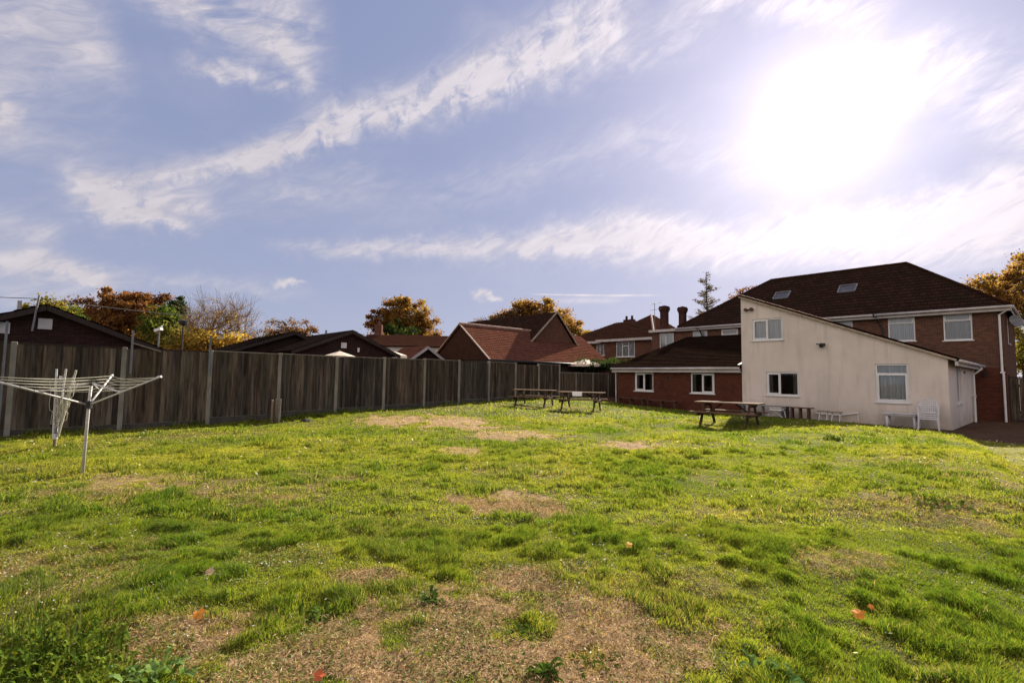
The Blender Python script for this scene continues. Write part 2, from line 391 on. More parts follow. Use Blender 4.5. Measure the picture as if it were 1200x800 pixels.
# ---------------------------------------------------------------- terrain
def lattice(seed):
    r = np.random.default_rng(seed); return r.random((256, 256))
_LT = [lattice(100 + i) for i in range(6)]
def vn(x, y, s, seed=0):
    t = _LT[seed % 6]; x = x / s + 17.3 * seed; y = y / s + 31.7 * seed
    xi = np.floor(x).astype(int); yi = np.floor(y).astype(int); fx = x - xi; fy = y - yi
    fx = fx * fx * (3 - 2 * fx); fy = fy * fy * (3 - 2 * fy)
    a = t[xi % 256, yi % 256]; b = t[(xi + 1) % 256, yi % 256]; c = t[xi % 256, (yi + 1) % 256]; d = t[(xi + 1) % 256, (yi + 1) % 256]
    return (a * (1 - fx) + b * fx) * (1 - fy) + (c * (1 - fx) + d * fx) * fy
def fbm(x, y, s, seed=0, n=4):
    o = 0; w = .5; tot = 0
    for i in range(n): o = o + w * vn(x, y, s / 2 ** i, seed + i); tot += w; w *= .55
    return o / tot
CP = [(-10.67, 10.74, .18), (-9.49, 12.2, .2), (-8.28, 13.7, .22), (-7.05, 15.26, .29), (-5.85, 16.76, .34), (-4.65, 18.26, .38), (-3.41, 19.8, .41),
      (-2.2, 21.3, .45), (-1, 22.8, .5), (.17, 24.3, .53), (1.31, 25.7, .56), (2.49, 27.2, .56), (4.8, 30, .55),
      (0, 0, 0), (0, 3, 0), (-3, 3, 0), (3, 3, .02), (-6, 2, 0), (6, 2, .02), (-6.3, 7.45, .10), (-8.6, 9.6, .13), (-6.8, 14.5, .17), (0, 8, .1), (0, 14, .22), (4, 8, .12), (4, 13, .2),
      (1, 21.3, .34), (2.8, 20, .30), (6.6, 15, .20), (-14, 6, .1), (-5, -6, 0), (5, -6, 0), (-13, -3, 0), (9, 2, 0), (6, 5, .10),
      (9.0, 15.3, .38), (7.6, 16.9, .39), (9.9, 14.0, .38), (10.1, 12.4, .37), (9.2, 10.6, .33), (7.7, 8.4, .28), (6.6, 6.9, .21), (9.9, 17.5, .12), (8.5, 19.4, .12), (11.5, 15.9, .12), (7.2, 20.6, .14), (5.2, 17.5, .27), (9, 5.5, .08), (12.6, 12.6, .1), (11, 8.5, .1), (12, 4, -.05), (15, 9, -.06), (18, 12, -.05),
      (14, 15.4, -.02), (20, 17, -.04), (6.2, 22.6, .2), (4.6, 25, .33)]
for a, z in ((-14.2, .24), (-12, .17), (-10.7, .12), (-8, .05), (-6, .06), (-4, .05), (-2, .0), (0, -.02), (2, -.02)):
    CP.append((*ab(a, -.1), z)); 
for a, z in ((-3, .02), (3, -.02), (8, -.03)): CP.append((*ab(a, 6), z))
CP = np.array(CP)
def _k(r): return r
_r = np.hypot(CP[:, None, 0] - CP[None, :, 0], CP[:, None, 1] - CP[None, :, 1])
_wt = np.linalg.solve(_k(_r) + np.eye(len(CP)) * .12, CP[:, 2] - .1)
def base_h(x, y):
    x = np.asarray(x, float); y = np.asarray(y, float); o = np.full(x.shape, .1)
    for (cx, cy, _), w in zip(CP, _wt): o += w * np.sqrt((x - cx) ** 2 + (y - cy) ** 2 + .25)
    return o
def ss(x, a, b): t = np.clip((x - a) / (b - a), 0, 1); return t * t * (3 - 2 * t)
def height(x, y):
    h = np.clip(base_h(x, y), -.2, .65)
    fo = (x - F0[0]) * nF[0] + (y - F0[1]) * nF[1]           # behind the fence
    k = ss(fo, .25, 1.5); h = h * (1 - k) + 0 * k
    b = (x - CX) * dB[0] + (y - CY) * dB[1]
    far = ss(np.maximum(np.abs(x) - 22, np.maximum(-y - 4, 0)) + np.maximum(y - 36, 0), 0, 6)
    h = h * (1 - far) - .03 * far
    a = (x - CX) * dA[0] + (y - CY) * dA[1]
    ls = low_side(x, y); h = h * (1 - ls) - .045 * ls
    inb = ss(b, .05, .5) * ss(a, -14.4, -14.0); h = h * (1 - inb) - .05 * inb
    lawn = lawn_mask(x, y)
    h = h + lawn * ((fbm(x, y, 1.5, 1, 3) - .5) * .09 + (fbm(x, y, .38, 2, 3) - .5) * .04 + (fbm(x, y, .13, 3, 3) - .5) * .035 * ss(-y, -7, -5))
    return h
def low_side(x, y):                                            # flat low ground to the right of the mound
    d = (x - 6.4) * .8 - (y - 6.4) * .6 + (fbm(x, y, 1.1, 4, 2) - .5) * .5
    return ss(d, .0, .8) * ss(y, 2.5, 4.5) * (1 - ss(y, 13, 16))
def lawn_mask(x, y):
    a = (x - CX) * dA[0] + (y - CY) * dA[1]; b = (x - CX) * dB[0] + (y - CY) * dB[1]
    fo = (x - F0[0]) * nF[0] + (y - F0[1]) * nF[1]
    m = ss(fo, .1, -.02) * ss(b, -.25 , -.45) 
    # paved yard by the right hand corner of the house
    yard = ss(a, -1.6, -.4) * ss(b, -4.1, -3.4)
    return m * (1 - yard)
# bare / dry patches: photo ellipses turned into ground ellipses (cx, cy, rx, ry, angle, strength)
def ell(x, y, w, h, z=.05, k=1., ang=0):
    c = atZ(x, y, z); l = atZ(x - w / 2, y, z); t = atZ(x, y - h / 2, z); u = atZ(x, y + h / 2, z)
    return c[0], c[1], abs(c[0] - l[0]), (t[1] - u[1]) / 2, ang, k
BARE = [ell(565, 775, 410, 116, 0, 1.25), ell(560, 712, 230, 60, 0, 1.2), ell(420, 780, 260, 60, 0, 1.), ell(685, 725, 100, 60, 0, .9), ell(745, 785, 170, 60, 0, 1.),
        ell(600, 675, 100, 26, .03, .9), ell(225, 742, 170, 46, 0, 1.05), ell(160, 775, 120, 40, 0, .8), ell(285, 725, 90, 20, 0, .8), ell(440, 676, 95, 22, .03, 1.),
        ell(610, 582, 120, 24, .1, 1.), ell(640, 590, 50, 20, .1, 1.), ell(560, 580, 90, 12, .1, .7), ell(535, 492, 110, 13, .33, 1.1), ell(600, 504, 90, 8, .3, .8), ell(470, 490, 90, 8, .33, .9),
        ell(535, 519, 40, 8, .28, .9), ell(450, 488, 60, 6, .34, .9), ell(735, 516, 55, 7, .25, .9), ell(620, 549, 90, 12, .15, .45), ell(150, 565, 190, 30, .1, .62), ell(290, 568, 160, 22, .12, .5), 
        ell(330, 585, 120, 16, .1, .45), ell(400, 555, 110, 14, .12, .5), ell(90, 655, 160, 40, .02, .5), ell(90, 690, 130, 30, 0, .45), ell(1130, 600, 190, 40, .1, .55), ell(1060, 545, 200, 14, .2, .4), ell(985, 655, 90, 26, .05, .5),
        ell(1180, 580, 90, 60, .05, .5), ell(900, 600, 160, 20, .1, .35), ell(820, 690, 90, 24, 0, .4), ell(1010, 600, 140, 18, .1, .4), ell(700, 480, 90, 5, .3, .35), ell(330, 655, 120, 20, .02, .3), ell(430, 620, 160, 16, .03, .25)]
def bare(x, y):
    o = np.zeros(np.shape(x))
    nz = fbm(x, y, .9, 3, 5) - .5; nz2 = fbm(x, y, .3, 4, 3) - .5
    for cx, cy, rx, ry, an, k in BARE:
        d = np.sqrt(((x - cx) / rx) ** 2 + ((y - cy) / ry) ** 2)
        o = np.maximum(o, k * ss(d + nz * 2.0 + nz2 * 1.6, 1.5, .5))
    o = np.maximum(o, ss(fbm(x, y, 2.2, 5, 4) + nz2 * .5, .62, .8) * .4)
    return np.clip(o, 0, 1)

def axis(segs):
    a = []
    for s, e, st in segs: a.append(np.arange(s, e, st))
    a.append(np.array([segs[-1][1]])); return np.concatenate(a)
gx = axis([(-900, -60, 60), (-60, -16, 4), (-16, -6, .22), (-6, 7, .055), (7, 24, .2), (24, 60, 4), (60, 900, 60)])
gy = axis([(-600, -30, 40), (-30, -1, 2), (-1, 1.6, .3), (1.6, 5, .045), (5, 9, .09), (9, 34, .2), (34, 80, 4), (80, 1400, 80)])
GX, GY = np.meshgrid(gx, gy, indexing='ij'); GZ = height(GX, GY)
V = np.stack([GX, GY, GZ], -1).reshape(-1, 3); nx, ny = GX.shape
ii = (np.arange(nx - 1)[:, None] * ny + np.arange(ny - 1)[None]).ravel()
Fq = np.stack([ii, ii + ny, ii + ny + 1, ii + 1], 1)
lm = lawn_mask(GX, GY); br_ = bare(GX, GY)
cols = np.stack([br_, lm, low_side(GX, GY)], -1).reshape(-1, 3)
def mground():
    m, nt, b = newmat('lawn_soil')
    t = nt.nodes.new('ShaderNodeAttribute'); t.attribute_name = 'col'; r, g, _b = sepx(nt, N(nt, t.outputs['Color']))
    v = objvec(nt)
    n = noise(nt, v, 9, 8, .7); n2 = noise(nt, v, 60, 6, .7); n3 = noise(nt, v, 1.5, 4, .6)
    soil = mixc(nt, n2.sm(.35, .7), (.30, .175, .09), (.70, .46, .26)); soil = mixc(nt, n.sm(.35, .68) * .6, soil, (.12, .09, .03))
    green = mixc(nt, n2.sm(.35, .7), (.055, .060, .009), (.13, .13, .020))
    lawn = mixc(nt, r.sm(.3, .75), green, soil)
    lawn = mixc(nt, _b * .9, lawn, mixc(nt, n.sm(.3, .7), (.30, .27, .055), (.21, .21, .035)))
    pave = mixc(nt, n3.sm(.35, .7), (.13, .07, .038), (.08, .042, .024)); pave = mixc(nt, n2.sm(.5, .8) * .6, pave, (.17, .115, .07))
    c = mixc(nt, g.sm(.3, .7), pave, lawn)
    nt.links.new(c.k, b.inputs['Base Color']); b.inputs['Roughness'].default_value = .95; b.inputs['Specular IOR Level'].default_value = .1
    bump(nt, b, n2 + n * 1.6, 1.0, .05)
    return m
M['ground'] = mground()
g = npmesh('ground', V, Fq, M['ground'], cols, smooth=True); g['kind'] = 'structure'
# fast height lookup for the blades
LX, LY = np.meshgrid(np.arange(-17, 24, .1), np.arange(-1, 36, .1), indexing='ij'); LZ = height(LX, LY)
def hz_(x, y):
    u = (x + 17) / .1; w = (y + 1) / .1; i = np.clip(u.astype(int), 0, LX.shape[0] - 2); j = np.clip(w.astype(int), 0, LX.shape[1] - 2); u = u - i; w = w - j
    return (LZ[i, j] * (1 - u) + LZ[i + 1, j] * u) * (1 - w) + (LZ[i, j + 1] * (1 - u) + LZ[i + 1, j + 1] * u) * w
def gh(x, y): return float(height(np.array([x]), np.array([y]))[0])

# ---------------------------------------------------------------- grass (stuff)
def blades(n, ylo, yhi, wid, hs, seg, name, seed, kind='grass'):
    r = np.random.default_rng(seed)
    u = r.random(n); y = np.sqrt(ylo ** 2 + u * (yhi ** 2 - ylo ** 2)); x = (r.random(n) * 2 - 1) * (y * 1.06 + .25) 
    x = np.where(y < 4, (r.random(n) * 2 - 1) * (y * 1.1 + .6), x)
    keep = (x > -16.5) & (x < 21)
    x, y = x[keep], y[keep]
    lm = lawn_mask(x, y); br = bare(x, y)
    cn = fbm(x, y, .34, 2, 3); big = fbm(x, y, 1.7, 5, 3); mid = fbm(x, y, .8, 0, 3)
    keep = r.random(len(x)) < lm * np.clip(1 - .93 * br + .75 * ss(vn(x, y, .16, 1) * .5 + vn(x, y, .45, 2) * .5, .57, .70), 0, 1)
    x, y, br, cn, big, mid = [q[keep] for q in (x, y, br, cn, big, mid)]
    n = len(x); z = hz_(x, y) - .006
    yard = low_side(x, y)          # thin flat grass on the low ground at the right
    cell = vn(x, y, .13, 3) * .6 + vn(x, y, .07, 4) * .4; tuft = ss(cn * .38 + mid * .27 + cell * .35, .42, .68)
    hgt = hs * (.30 + 1.55 * tuft ** 1.4 + .25 * r.random(n)) * (.65 + .7 * r.random(n)) * (1 - .45 * br) * (1 - .65 * yard)
    fo = (x - F0[0]) * nF[0] + (y - F0[1]) * nF[1]; hgt = hgt * (1 + 1.3 * ss(fo, -.4, -.06) * r.random(n))
    an = r.random(n) * 2 * math.pi
    ln_ = (.35 + .8 * r.random(n)) * hgt
    # tufts comb over a common direction
    ca = fbm(x, y, .5, 1, 2) * 4 * math.pi
    lx = np.cos(an) * ln_ * .75 + np.cos(ca) * ln_ * .5; ly = np.sin(an) * ln_ * .75 + np.sin(ca) * ln_ * .5
    wa = r.random(n) * math.pi; w = wid * (.6 + .8 * r.random(n)); wx = np.cos(wa) * w / 2; wy = np.sin(wa) * w / 2
    B = np.stack([x, y, z], 1); Wd = np.stack([wx, wy, 0 * wx], 1); Ld = np.stack([lx, ly, 0 * lx], 1); Up = np.array([0, 0, 1.])
    # colour
    g1 = np.array([.120, .195, .018]); g2 = np.array([.32, .33, .046]); g3 = np.array([.40, .345, .085]); st = np.array([.46, .34, .19]); dk = np.array([.040, .080, .014])
    t = np.clip(r.random(n) * .5 + .08 + (big - .5) * 1.6 + .12 + yard * .8 + ss(y, 4, 9) * .28 - tuft * .25, 0, 1)[:, None]
    c = g1 * (1 - t) + g2 * t
    t2 = (r.random(n) < (.05 + .35 * br + .6 * yard + .14 * ss(big, .5, .7)))[:, None] * r.random(n)[:, None]; c = c * (1 - t2) + g3 * t2
    t3 = (r.random(n) < .018 + .35 * br)[:, None]; c = np.where(t3, st * (.6 + .6 * r.random(n)[:, None]), c)
    t4 = ((r.random(n) < .35) & (tuft > .6))[:, None]; c = np.where(t4, dk * (.8 + .7 * r.random(n)[:, None]), c)
    if seg == 2:
        P = np.stack([B - Wd, B + Wd, B - Wd * .8 + Ld * .35 + Up * (hgt * .62)[:, None], B + Wd * .8 + Ld * .35 + Up * (hgt * .62)[:, None], B + Ld + Up * hgt[:, None]], 1)
        k = 5; Fi = np.array([[0, 1, 3], [0, 3, 2], [2, 3, 4]])
    else:
        P = np.stack([B - Wd, B + Wd, B + Ld * .9 + Up * hgt[:, None]], 1); k = 3; Fi = np.array([[0, 1, 2]])
    V = P.reshape(-1, 3); Fc = (np.arange(n)[:, None, None] * k + Fi[None]).reshape(-1, 3)
    cc = np.repeat(c, k, axis=0)
    return V, Fc, cc
def join(parts):
    V, F, Cc, o = [], [], [], 0
    for v, f, c in parts: V.append(v); F.append(f + o); Cc.append(c); o += len(v)
    return np.concatenate(V), np.concatenate(F), np.concatenate(Cc)
gp = [blades(680000, 2.0, 5.4, .0034, .039, 2, 'g', 11), blades(520000, 5.4, 10.5, .0066, .044, 2, 'g', 12), blades(340000, 10.5, 17, .0135, .048, 1, 'g', 13), blades(170000, 17, 33, .030, .06, 1, 'g', 14)]
Vg, Fg, Cg = join(gp)
tag(npmesh('grass', Vg, Fg, M['grass'], Cg), 'short uneven green grass covering the lawn', 'grass', kind='stuff')

# dry thatch, moss and tiny broad leaves lying in the bare soil, pale leaf litter with glints in its colour
def flecks(n, ylo, yhi, size, pick, colf, seed, up=.02, tilt=.5):
    r = np.random.default_rng(seed)
    u = r.random(n); y = np.sqrt(ylo ** 2 + u * (yhi ** 2 - ylo ** 2)); x = (r.random(n) * 2 - 1) * (y * 1.08 + .5)
    k = (x > -16) & (x < 20); x, y = x[k], y[k]
    p = pick(x, y); k = r.random(len(x)) < p * (lawn_mask(x, y) > .3); x, y = x[k], y[k]; n = len(x)
    z = hz_(x, y) + r.random(n) * up
    an = r.random(n) * 2 * math.pi; l = size[0] * (.5 + r.random(n)); w = size[1] * (.5 + r.random(n))
    d = np.stack([np.cos(an), np.sin(an), (r.random(n) - .3) * tilt], 1) * l[:, None]; e = np.stack([-np.sin(an), np.cos(an), (r.random(n) - .5) * tilt * 1.6], 1) * w[:, None]
    B = np.stack([x, y, z + .004], 1)
    P = np.stack([B - d * .5, B + e * .5, B + d * .5, B - e * .5], 1)
    c = colf(r, n)
    return P.reshape(-1, 3), (np.arange(n)[:, None] * 4 + np.arange(4)[None]), np.repeat(c, 4, axis=0)
def pal(*cs):
    cs = np.array(cs)
    def f(r, n): i = r.integers(0, len(cs), n); return cs[i] * (.7 + .6 * r.random((n, 1)))
    return f
st1 = flecks(300000, 2.0, 6.5, (.032, .0032), lambda x, y: np.clip(bare(x, y) * 1.3 - .2, 0, 1), pal((.60, .41, .22), (.42, .26, .14), (.26, .15, .07), (.74, .56, .34), (.17, .11, .05), (.40, .26, .13), (.14, .16, .04)), 21, .030, 1.3)
st2 = flecks(90000, 6.5, 24, (.06, .010), lambda x, y: np.clip(bare(x, y) * 1.2 - .15, 0, 1), pal((.58, .40, .22), (.42, .26, .14), (.28, .17, .08), (.66, .50, .30), (.18, .18, .05)), 22, .02, .9)
tag(npmesh('dry_thatch', *join([st1, st2])[:2], M['weed'], join([st1, st2])[2]), 'dead straw-coloured thatch lying on the bare patches', 'dead grass', kind='stuff')
cw = flecks(120000, 2.0, 6.5, (.017, .012), lambda x, y: (fbm(x, y, .35, 4, 3) > .47) * (.2 + .8 * bare(x, y)), pal((.08, .13, .02), (.13, .18, .035), (.20, .24, .08), (.30, .33, .17), (.10, .14, .03)), 23, .028, .9)
cw2 = flecks(14000, 6.5, 20, (.03, .022), lambda x, y: (fbm(x, y, .5, 4, 3) > .55) * .7, pal((.10, .16, .02), (.18, .23, .04)), 24, .03, .8)
tag(npmesh('clover', *join([cw, cw2])[:2], M['weed'], join([cw, cw2])[2]), 'small broad clover leaves creeping through grass and bare soil', 'clover', kind='stuff')
lf = flecks(7000, 2.2, 7, (.022, .010), lambda x, y: (fbm(x, y, .7, 5, 3) > .5) * .8 + .1, pal((.62, .60, .50), (.50, .44, .33), (.74, .73, .66), (.36, .25, .14)), 25, .035, 1.1)  # whitish tones stand in for glints off clover leaves among the litter
lf2 = flecks(10000, 7, 20, (.042, .024), lambda x, y: (fbm(x, y, 1.6, 5, 3) > .5) * .5 + .06 + .5 * (x > 5), pal((.64, .62, .50), (.54, .48, .33), (.74, .72, .62), (.40, .28, .13)), 26, .05, 1.1)
tag(npmesh('leaf_litter_glints', *join([lf, lf2])[:2], M['weed'], join([lf, lf2])[2]), 'tiny pale leaves and petals scattered over the lawn, whitened to stand in for leaf glints', 'leaf litter', kind='stuff')

# ---------------------------------------------------------------- building helpers (local frame: x along facade, y into the plot, z up)
def Tf(b): return lambda u, d, z: (u, b - d, z)              # wall facing -y at y=b, d = outwards
def Ts(a): return lambda u, d, z: (a + d, u, z)              # wall facing +x at x=a
def wall(parent, name, mat, T, u0, u1, z0, top, holes=(), rev=.10, revmat=None):
    """facade sheet with real openings and reveals; top = z or function of u"""
    tf = top if callable(top) else (lambda u: top)
    mb = MB()
    us = sorted({u0, u1, *[h[0] for h in holes], *[h[1] for h in holes]})
    for a, b in zip(us[:-1], us[1:]):
        hs = sorted([(h[2], h[3]) for h in holes if h[0] <= a + 1e-6 and h[1] >= b - 1e-6])
        z = z0
        for h0, h1 in hs:
            mb.face([T(a, 0, z), T(b, 0, z), T(b, 0, h0), T(a, 0, h0)]); z = h1
        mb.face([T(a, 0, z), T(b, 0, z), T(b, 0, tf(b)), T(a, 0, tf(a))])
    for a, b, c, d in holes:
        mb.face([T(a, 0, c), T(a, 0, d), T(a, -rev, d), T(a, -rev, c)]); mb.face([T(b, 0, d), T(b, 0, c), T(b, -rev, c), T(b, -rev, d)])
        mb.face([T(a, 0, d), T(b, 0, d), T(b, -rev, d), T(a, -rev, d)]); mb.face([T(b, 0, c), T(a, 0, c), T(a, -rev, c), T(b, -rev, c)])
    return mb.build(name, mat, parent)
def tbox(mb, T, u0, u1, d0, d1, z0, z1):
    P = [T(u, d, z) for z in (z0, z1) for (u, d) in ((u0, d0), (u1, d0), (u1, d1), (u0, d1))]
    for q in ((0, 3, 2, 1), (4, 5, 6, 7), (0, 1, 5, 4), (1, 2, 6, 5), (2, 3, 7, 6), (3, 0, 4, 7)): mb.face([P[k] for k in q])
def window(parent, T, u0, u1, z0, z1, mull=(.5,), trans=(), fanside=None, fw=.06, curt='net', sill=True, casements=(), label=None):
    """window = frame mesh (part) > pane, sill, curtain"""
    mb = MB(); d0, d1 = -.095, -.03
    tbox(mb, T, u0 + .003, u0 + fw, d0, d1, z0 + .003, z1 - .003); tbox(mb, T, u1 - fw, u1 - .003, d0, d1, z0 + .003, z1 - .003)
    tbox(mb, T, u0 + fw, u1 - fw, d0, d1, z0 + .003, z0 + fw); tbox(mb, T, u0 + fw, u1 - fw, d0, d1, z1 - fw, z1 - .003)
    us = [u0 + fw] + [u0 + (u1 - u0) * m for m in mull] + [u1 - fw]; H = z1 - z0
    for m in mull: c = u0 + (u1 - u0) * m; tbox(mb, T, c - fw * .55, c + fw * .55, d0 + .004, d1 - .004, z0 + fw, z1 - fw)
    for i, t in trans:                                       # (cell index or -1, fraction)
        c = z0 + H * t; a, b = (us[i], us[i + 1]) if i >= 0 else (us[0], us[-1])
        tbox(mb, T, a, b, d0 + .008, d1 - .008, c - fw * .5, c + fw * .5)
    for i, a_, b_ in casements:                              # thicker opening sash in cell i between height fractions
        a, b = (us[i], us[i + 1]) if i >= 0 else (us[0], us[-1]); c, d = z0 + H * a_ + (fw if a_ == 0 else 0), z0 + H * b_ - (fw if b_ == 1 else 0); s = fw * .8; e0, e1 = d0 + .01, d1 + .012
        tbox(mb, T, a, a + s, e0, e1, c, d); tbox(mb, T, b - s, b, e0, e1, c, d); tbox(mb, T, a + s, b - s, e0, e1, c, c + s); tbox(mb, T, a + s, b - s, e0, e1, d - s, d)
    f = mb.build('window', M['upvc'], parent)
    if label: f['label'] = label
    p = MB(); p.face([T(u0 + .02, -.07, z0 + .02), T(u1 - .02, -.07, z0 + .02), T(u1 - .02, -.07, z1 - .02), T(u0 + .02, -.07, z1 - .02)]); p.build('pane', M['glass'], f)
    if sill: s = MB(); tbox(s, T, u0 - .05, u1 + .05, -.03, .055, z0 - .045, z0 + .002); s.build('sill', M['upvc'], f)
    if curt:
        c = MB()
        def fold(a, b, d=-.14):
            n = max(4, int((b - a) / .035)); q = [(a + (b - a) * k / n, d + .022 * math.sin(k * 1.9) + .012 * math.sin(k * .7)) for k in range(n + 1)]
            for (x0_, y0_), (x1_, y1_) in zip(q[:-1], q[1:]): c.face([T(x0_, y0_, z0 - .02), T(x1_, y1_, z0 - .02), T(x1_, y1_, z1), T(x0_, y0_, z1)])
        L = u1 - u0
        if curt == 'net': fold(u0, u1)
        elif curt == 'blind':
            k = int((z1 - z0) / .035)
            for j in range(k): z = z0 + j * .035; c.face([T(u0, -.20, z), T(u1, -.20, z), T(u1, -.18, z + .03), T(u0, -.18, z + .03)])
        else: fold(u0, u0 + L * .17); c.build('curtain', M['drape'], f); c = MB(); fold(u1 - L * .2, u1)
        c.build('curtain', M['drape'] if curt == 'drape' else M['curtain'], f)
    return f
def slope(parent, name, mat, eL, eR, tR, tL, row=.30, lift=.028, thick=.09, uvs=1.0):
    """tiled roof plane built as overlapping courses; eL,eR eaves, tR,tL top"""
    eL, eR, tR, tL = map(Vector, (eL, eR, tR, tL)); mb = MB()
    n = (eR - eL).cross((tL + tR) / 2 - (eL + eR) / 2).normalized()
    if n.z < 0: n = -n
    ux = (eR - eL).normalized(); L = (((tL + tR) - (eL + eR)) / 2); up = (L - ux * L.dot(ux)); H = up.length
    k = max(2, round(H / row)); rr = random.Random(len(name) + int(abs(eL.x) * 10))
    for i in range(k):
        t0, t1 = i / k, (i + 1.0) / k
        a, b = eL.lerp(tL, t0), eR.lerp(tR, t0); d, c = eL.lerp(tL, t1), eR.lerp(tR, t1)
        ua, ub, uc, ud = [(p - eL).dot(ux) * uvs for p in (a, b, c, d)]
        j = n * (lift + rr.uniform(-.004, .004))
        mb.face([a + j, b + j, c, d], uv=[(ua, i + .02), (ub, i + .02), (uc, i + .98), (ud, i + .98)])
        mb.face([a, b, b + j, a + j], uv=[(ua, i), (ub, i), (ub, i + .02), (ua, i + .02)])
    t = -n * thick
    mb.face([eL, tL, tL + t, eL + t]); mb.face([eR, eR + t, tR + t, tR]); mb.face([eL, eL + t, eR + t, eR]); mb.face([eL + t, tL + t, tR + t, eR + t])
    return mb.build(name, mat, parent)
def ridge(parent, pts, r=.11, mat=None, name='ridge_tiles'):
    mb = MB(); rr = random.Random(3)
    for p, q in zip(pts[:-1], pts[1:]):
        p, q = Vector(p), Vector(q); L = (q - p).length; k = max(1, int(L / .42))
        for i in range(k):
            a, b = p.lerp(q, i / k), p.lerp(q, (i + .97) / k); mb.tube([a, b], [r * rr.uniform(.95, 1.02), r * 1.03], 8)
    return mb.build(name, mat or M['ridge'], parent)
def gutter(parent, p, q, r=.06, mat=None, name='gutter'):
    return MB().tube([p, q], r, 8).build(name, mat or M['upvc'], parent, smooth=True)

# ---------------------------------------------------------------- the white rendered annex
an = thing('annex', 'cream rendered annex with single-pitch roof rising to the left', 'house', (CX, CY, 0), GA)
AT = lambda u: 2.50 - .406 * u                                # wall top along the front
hA = [(-6.75, -5.45, 3.43, 4.40), (-6.18, -4.86, .99, 2.01), (-2.15, -1.12, .88, 2.33)]
wall(an, 'front_wall', M['render'], Tf(0), -7.24, 0, -.3, lambda u: AT(u), hA)
wall(an, 'side_wall', M['render'], Ts(0), 0, 8.07, -.3, 2.50, [(1.95, 3.2, .85, 2.3)])
mb = MB(); mb.face([(-7.24, 0, -.3), (-7.24, 0, AT(-7.24)), (-7.24, 8.07, AT(-7.24)), (-7.24, 8.07, -.3)]); mb.build('back_wall', M['render'], an)
window(an, Tf(0), -6.75, -5.45, 3.43, 4.40, (.5,), curt='net', casements=[(0, 0, 1)], sill=True)
window(an, Tf(0), -6.18, -4.86, .99, 2.01, (.42,), curt='drape', casements=[(0, 0, 1)])
window(an, Tf(0), -2.15, -1.12, .88, 2.33, (), trans=[(-1, .74)], curt='net', casements=[(-1, 0, .73)], label='tall window with net curtain and top light')
window(an, Ts(0), 1.95, 3.2, .85, 2.3, (.35,), curt='net')
sl_ = slope(an, 'roof', M['tileext'], (.28, -.10, AT(.28) + .10), (.28, 8.05, AT(.28) + .10), (-7.32, 8.05, AT(-7.32) + .10), (-7.32, -.10, AT(-7.32) + .10), .32)
mb = MB()                                                     # verge: mortar bed under cloaking tiles down the sloping edge
mb.obox((.25, -.06, AT(.25) + .035), (-7.3, -.06, AT(-7.3) + .035), .13, .07); mb.build('verge', M['verge'], an)
mb = MB(); rr = random.Random(5)
for i in range(9):
    u0 = -7.34 + i * .42; mb.obox((u0 + .40, -.09, AT(u0 + .4) + .155), (u0, -.09, AT(u0) + .165), .17, .028)
mb.build('verge_tiles', M['ridge'], an)
gutter(an, (.36, -.12, AT(.28) + .02), (.36, 8.0, AT(.28) + .02), .065, M['fascia'])
mb = MB(); mb.box(.2, .29, -.08, 8.04, AT(.28) - .14, AT(.28) + .015); mb.build('fascia_board', M['fascia'], an)
mb = MB(); mb.tube([(.36, 6.55, 2.34), (.30, 6.5, 2.22), (.09, 6.45, 2.02), (.09, 6.45, -.05)], .042, 8); mb.box(.0, .16, 6.38, 6.52, 1.1, 1.14); mb.tube([(.09, 6.45, 1.0), (.09, 7.2, 1.02)], .02, 6)
mb.build('downpipe', M['upvc'], an)
mb = MB(); mb.tube([(-6.98, -.16, 4.86), (-6.98, 0, 4.86)], [.075, .06], 10); mb.tube([(-6.72, -.16, 4.86), (-6.72, 0, 4.86)], [.085, .06], 10); mb.box(-7.02, -6.68, -.05, .0, 4.83, 4.89)
mb.build('security_lamp', M['bench'], an)
mb = MB(); mb.box(-3.98, -3.82, -.12, 0, 3.08, 3.2); mb.tube([(-3.9, -.08, 3.14), (-3.9, -.26, 3.08)], [.07, .085], 8); mb.tube([(-3.9, -.05, 3.14), (-4.12, -.14, 3.17)], .022, 6)
mb.build('wall_light', M['dark'], an)
mb = MB(); mb.box(-.02, .03, 4.1, 4.45, 2.05, 2.13); mb.build('wall_vent', M['dark'], an)
mb = MB(); mb.box(-7.24, 0.02, -.02, 0, -.25, .10); mb.build('plinth', M['render'], an)
mb = MB(); mb.tube([(-2.7, -.04, .42), (-3.35, -.06, .28), (-4.2, -.05, .30)], .025, 6); mb.tube([(-2.75, -.04, .42), (-2.75, -.04, .1)], .02, 6); mb.build('waste_pipe', M['upvc'], an)

# ---------------------------------------------------------------- the low brick extension
ex = thing('brick_extension', 'low dark red brick extension with a tiled lean-to roof and two small windows', 'house', (CX, CY, 0), GA)
hE = [(-13.05, -11.9, .98, 1.95), (-9.78, -8.57, .96, 1.95)]
wall(ex, 'front_wall', M['redbrick'], Tf(.02), -14.2, -7.245, -.3, 2.08, hE)
for h in hE: window(ex, Tf(.02), *h, (.5,), curt='drape', casements=[(0 if h[0] < -12 else 1, 0, 1)])
slope(ex, 'roof', M['tileext'], (-14.42, -.22, 2.24), (-7.26, -.22, 2.24), (-7.26, 8.0, 4.47), (-14.2, 8.0, 4.5), .34, lift=.035)
mb = MB(); mb.face([(-14.2, .02, -.3), (-14.2, .02, 2.1), (-14.2, 8.0, 4.4), (-14.2, 8.0, -.3)]); mb.build('end_wall', M['redbrick'], ex)
mb = MB(); mb.box(-14.42, -7.25, -.19, -.15, 1.98, 2.17); mb.box(-14.42, -7.25, -.15, .02, 1.975, 2.0); mb.build('fascia_board', M['fascia'], ex)
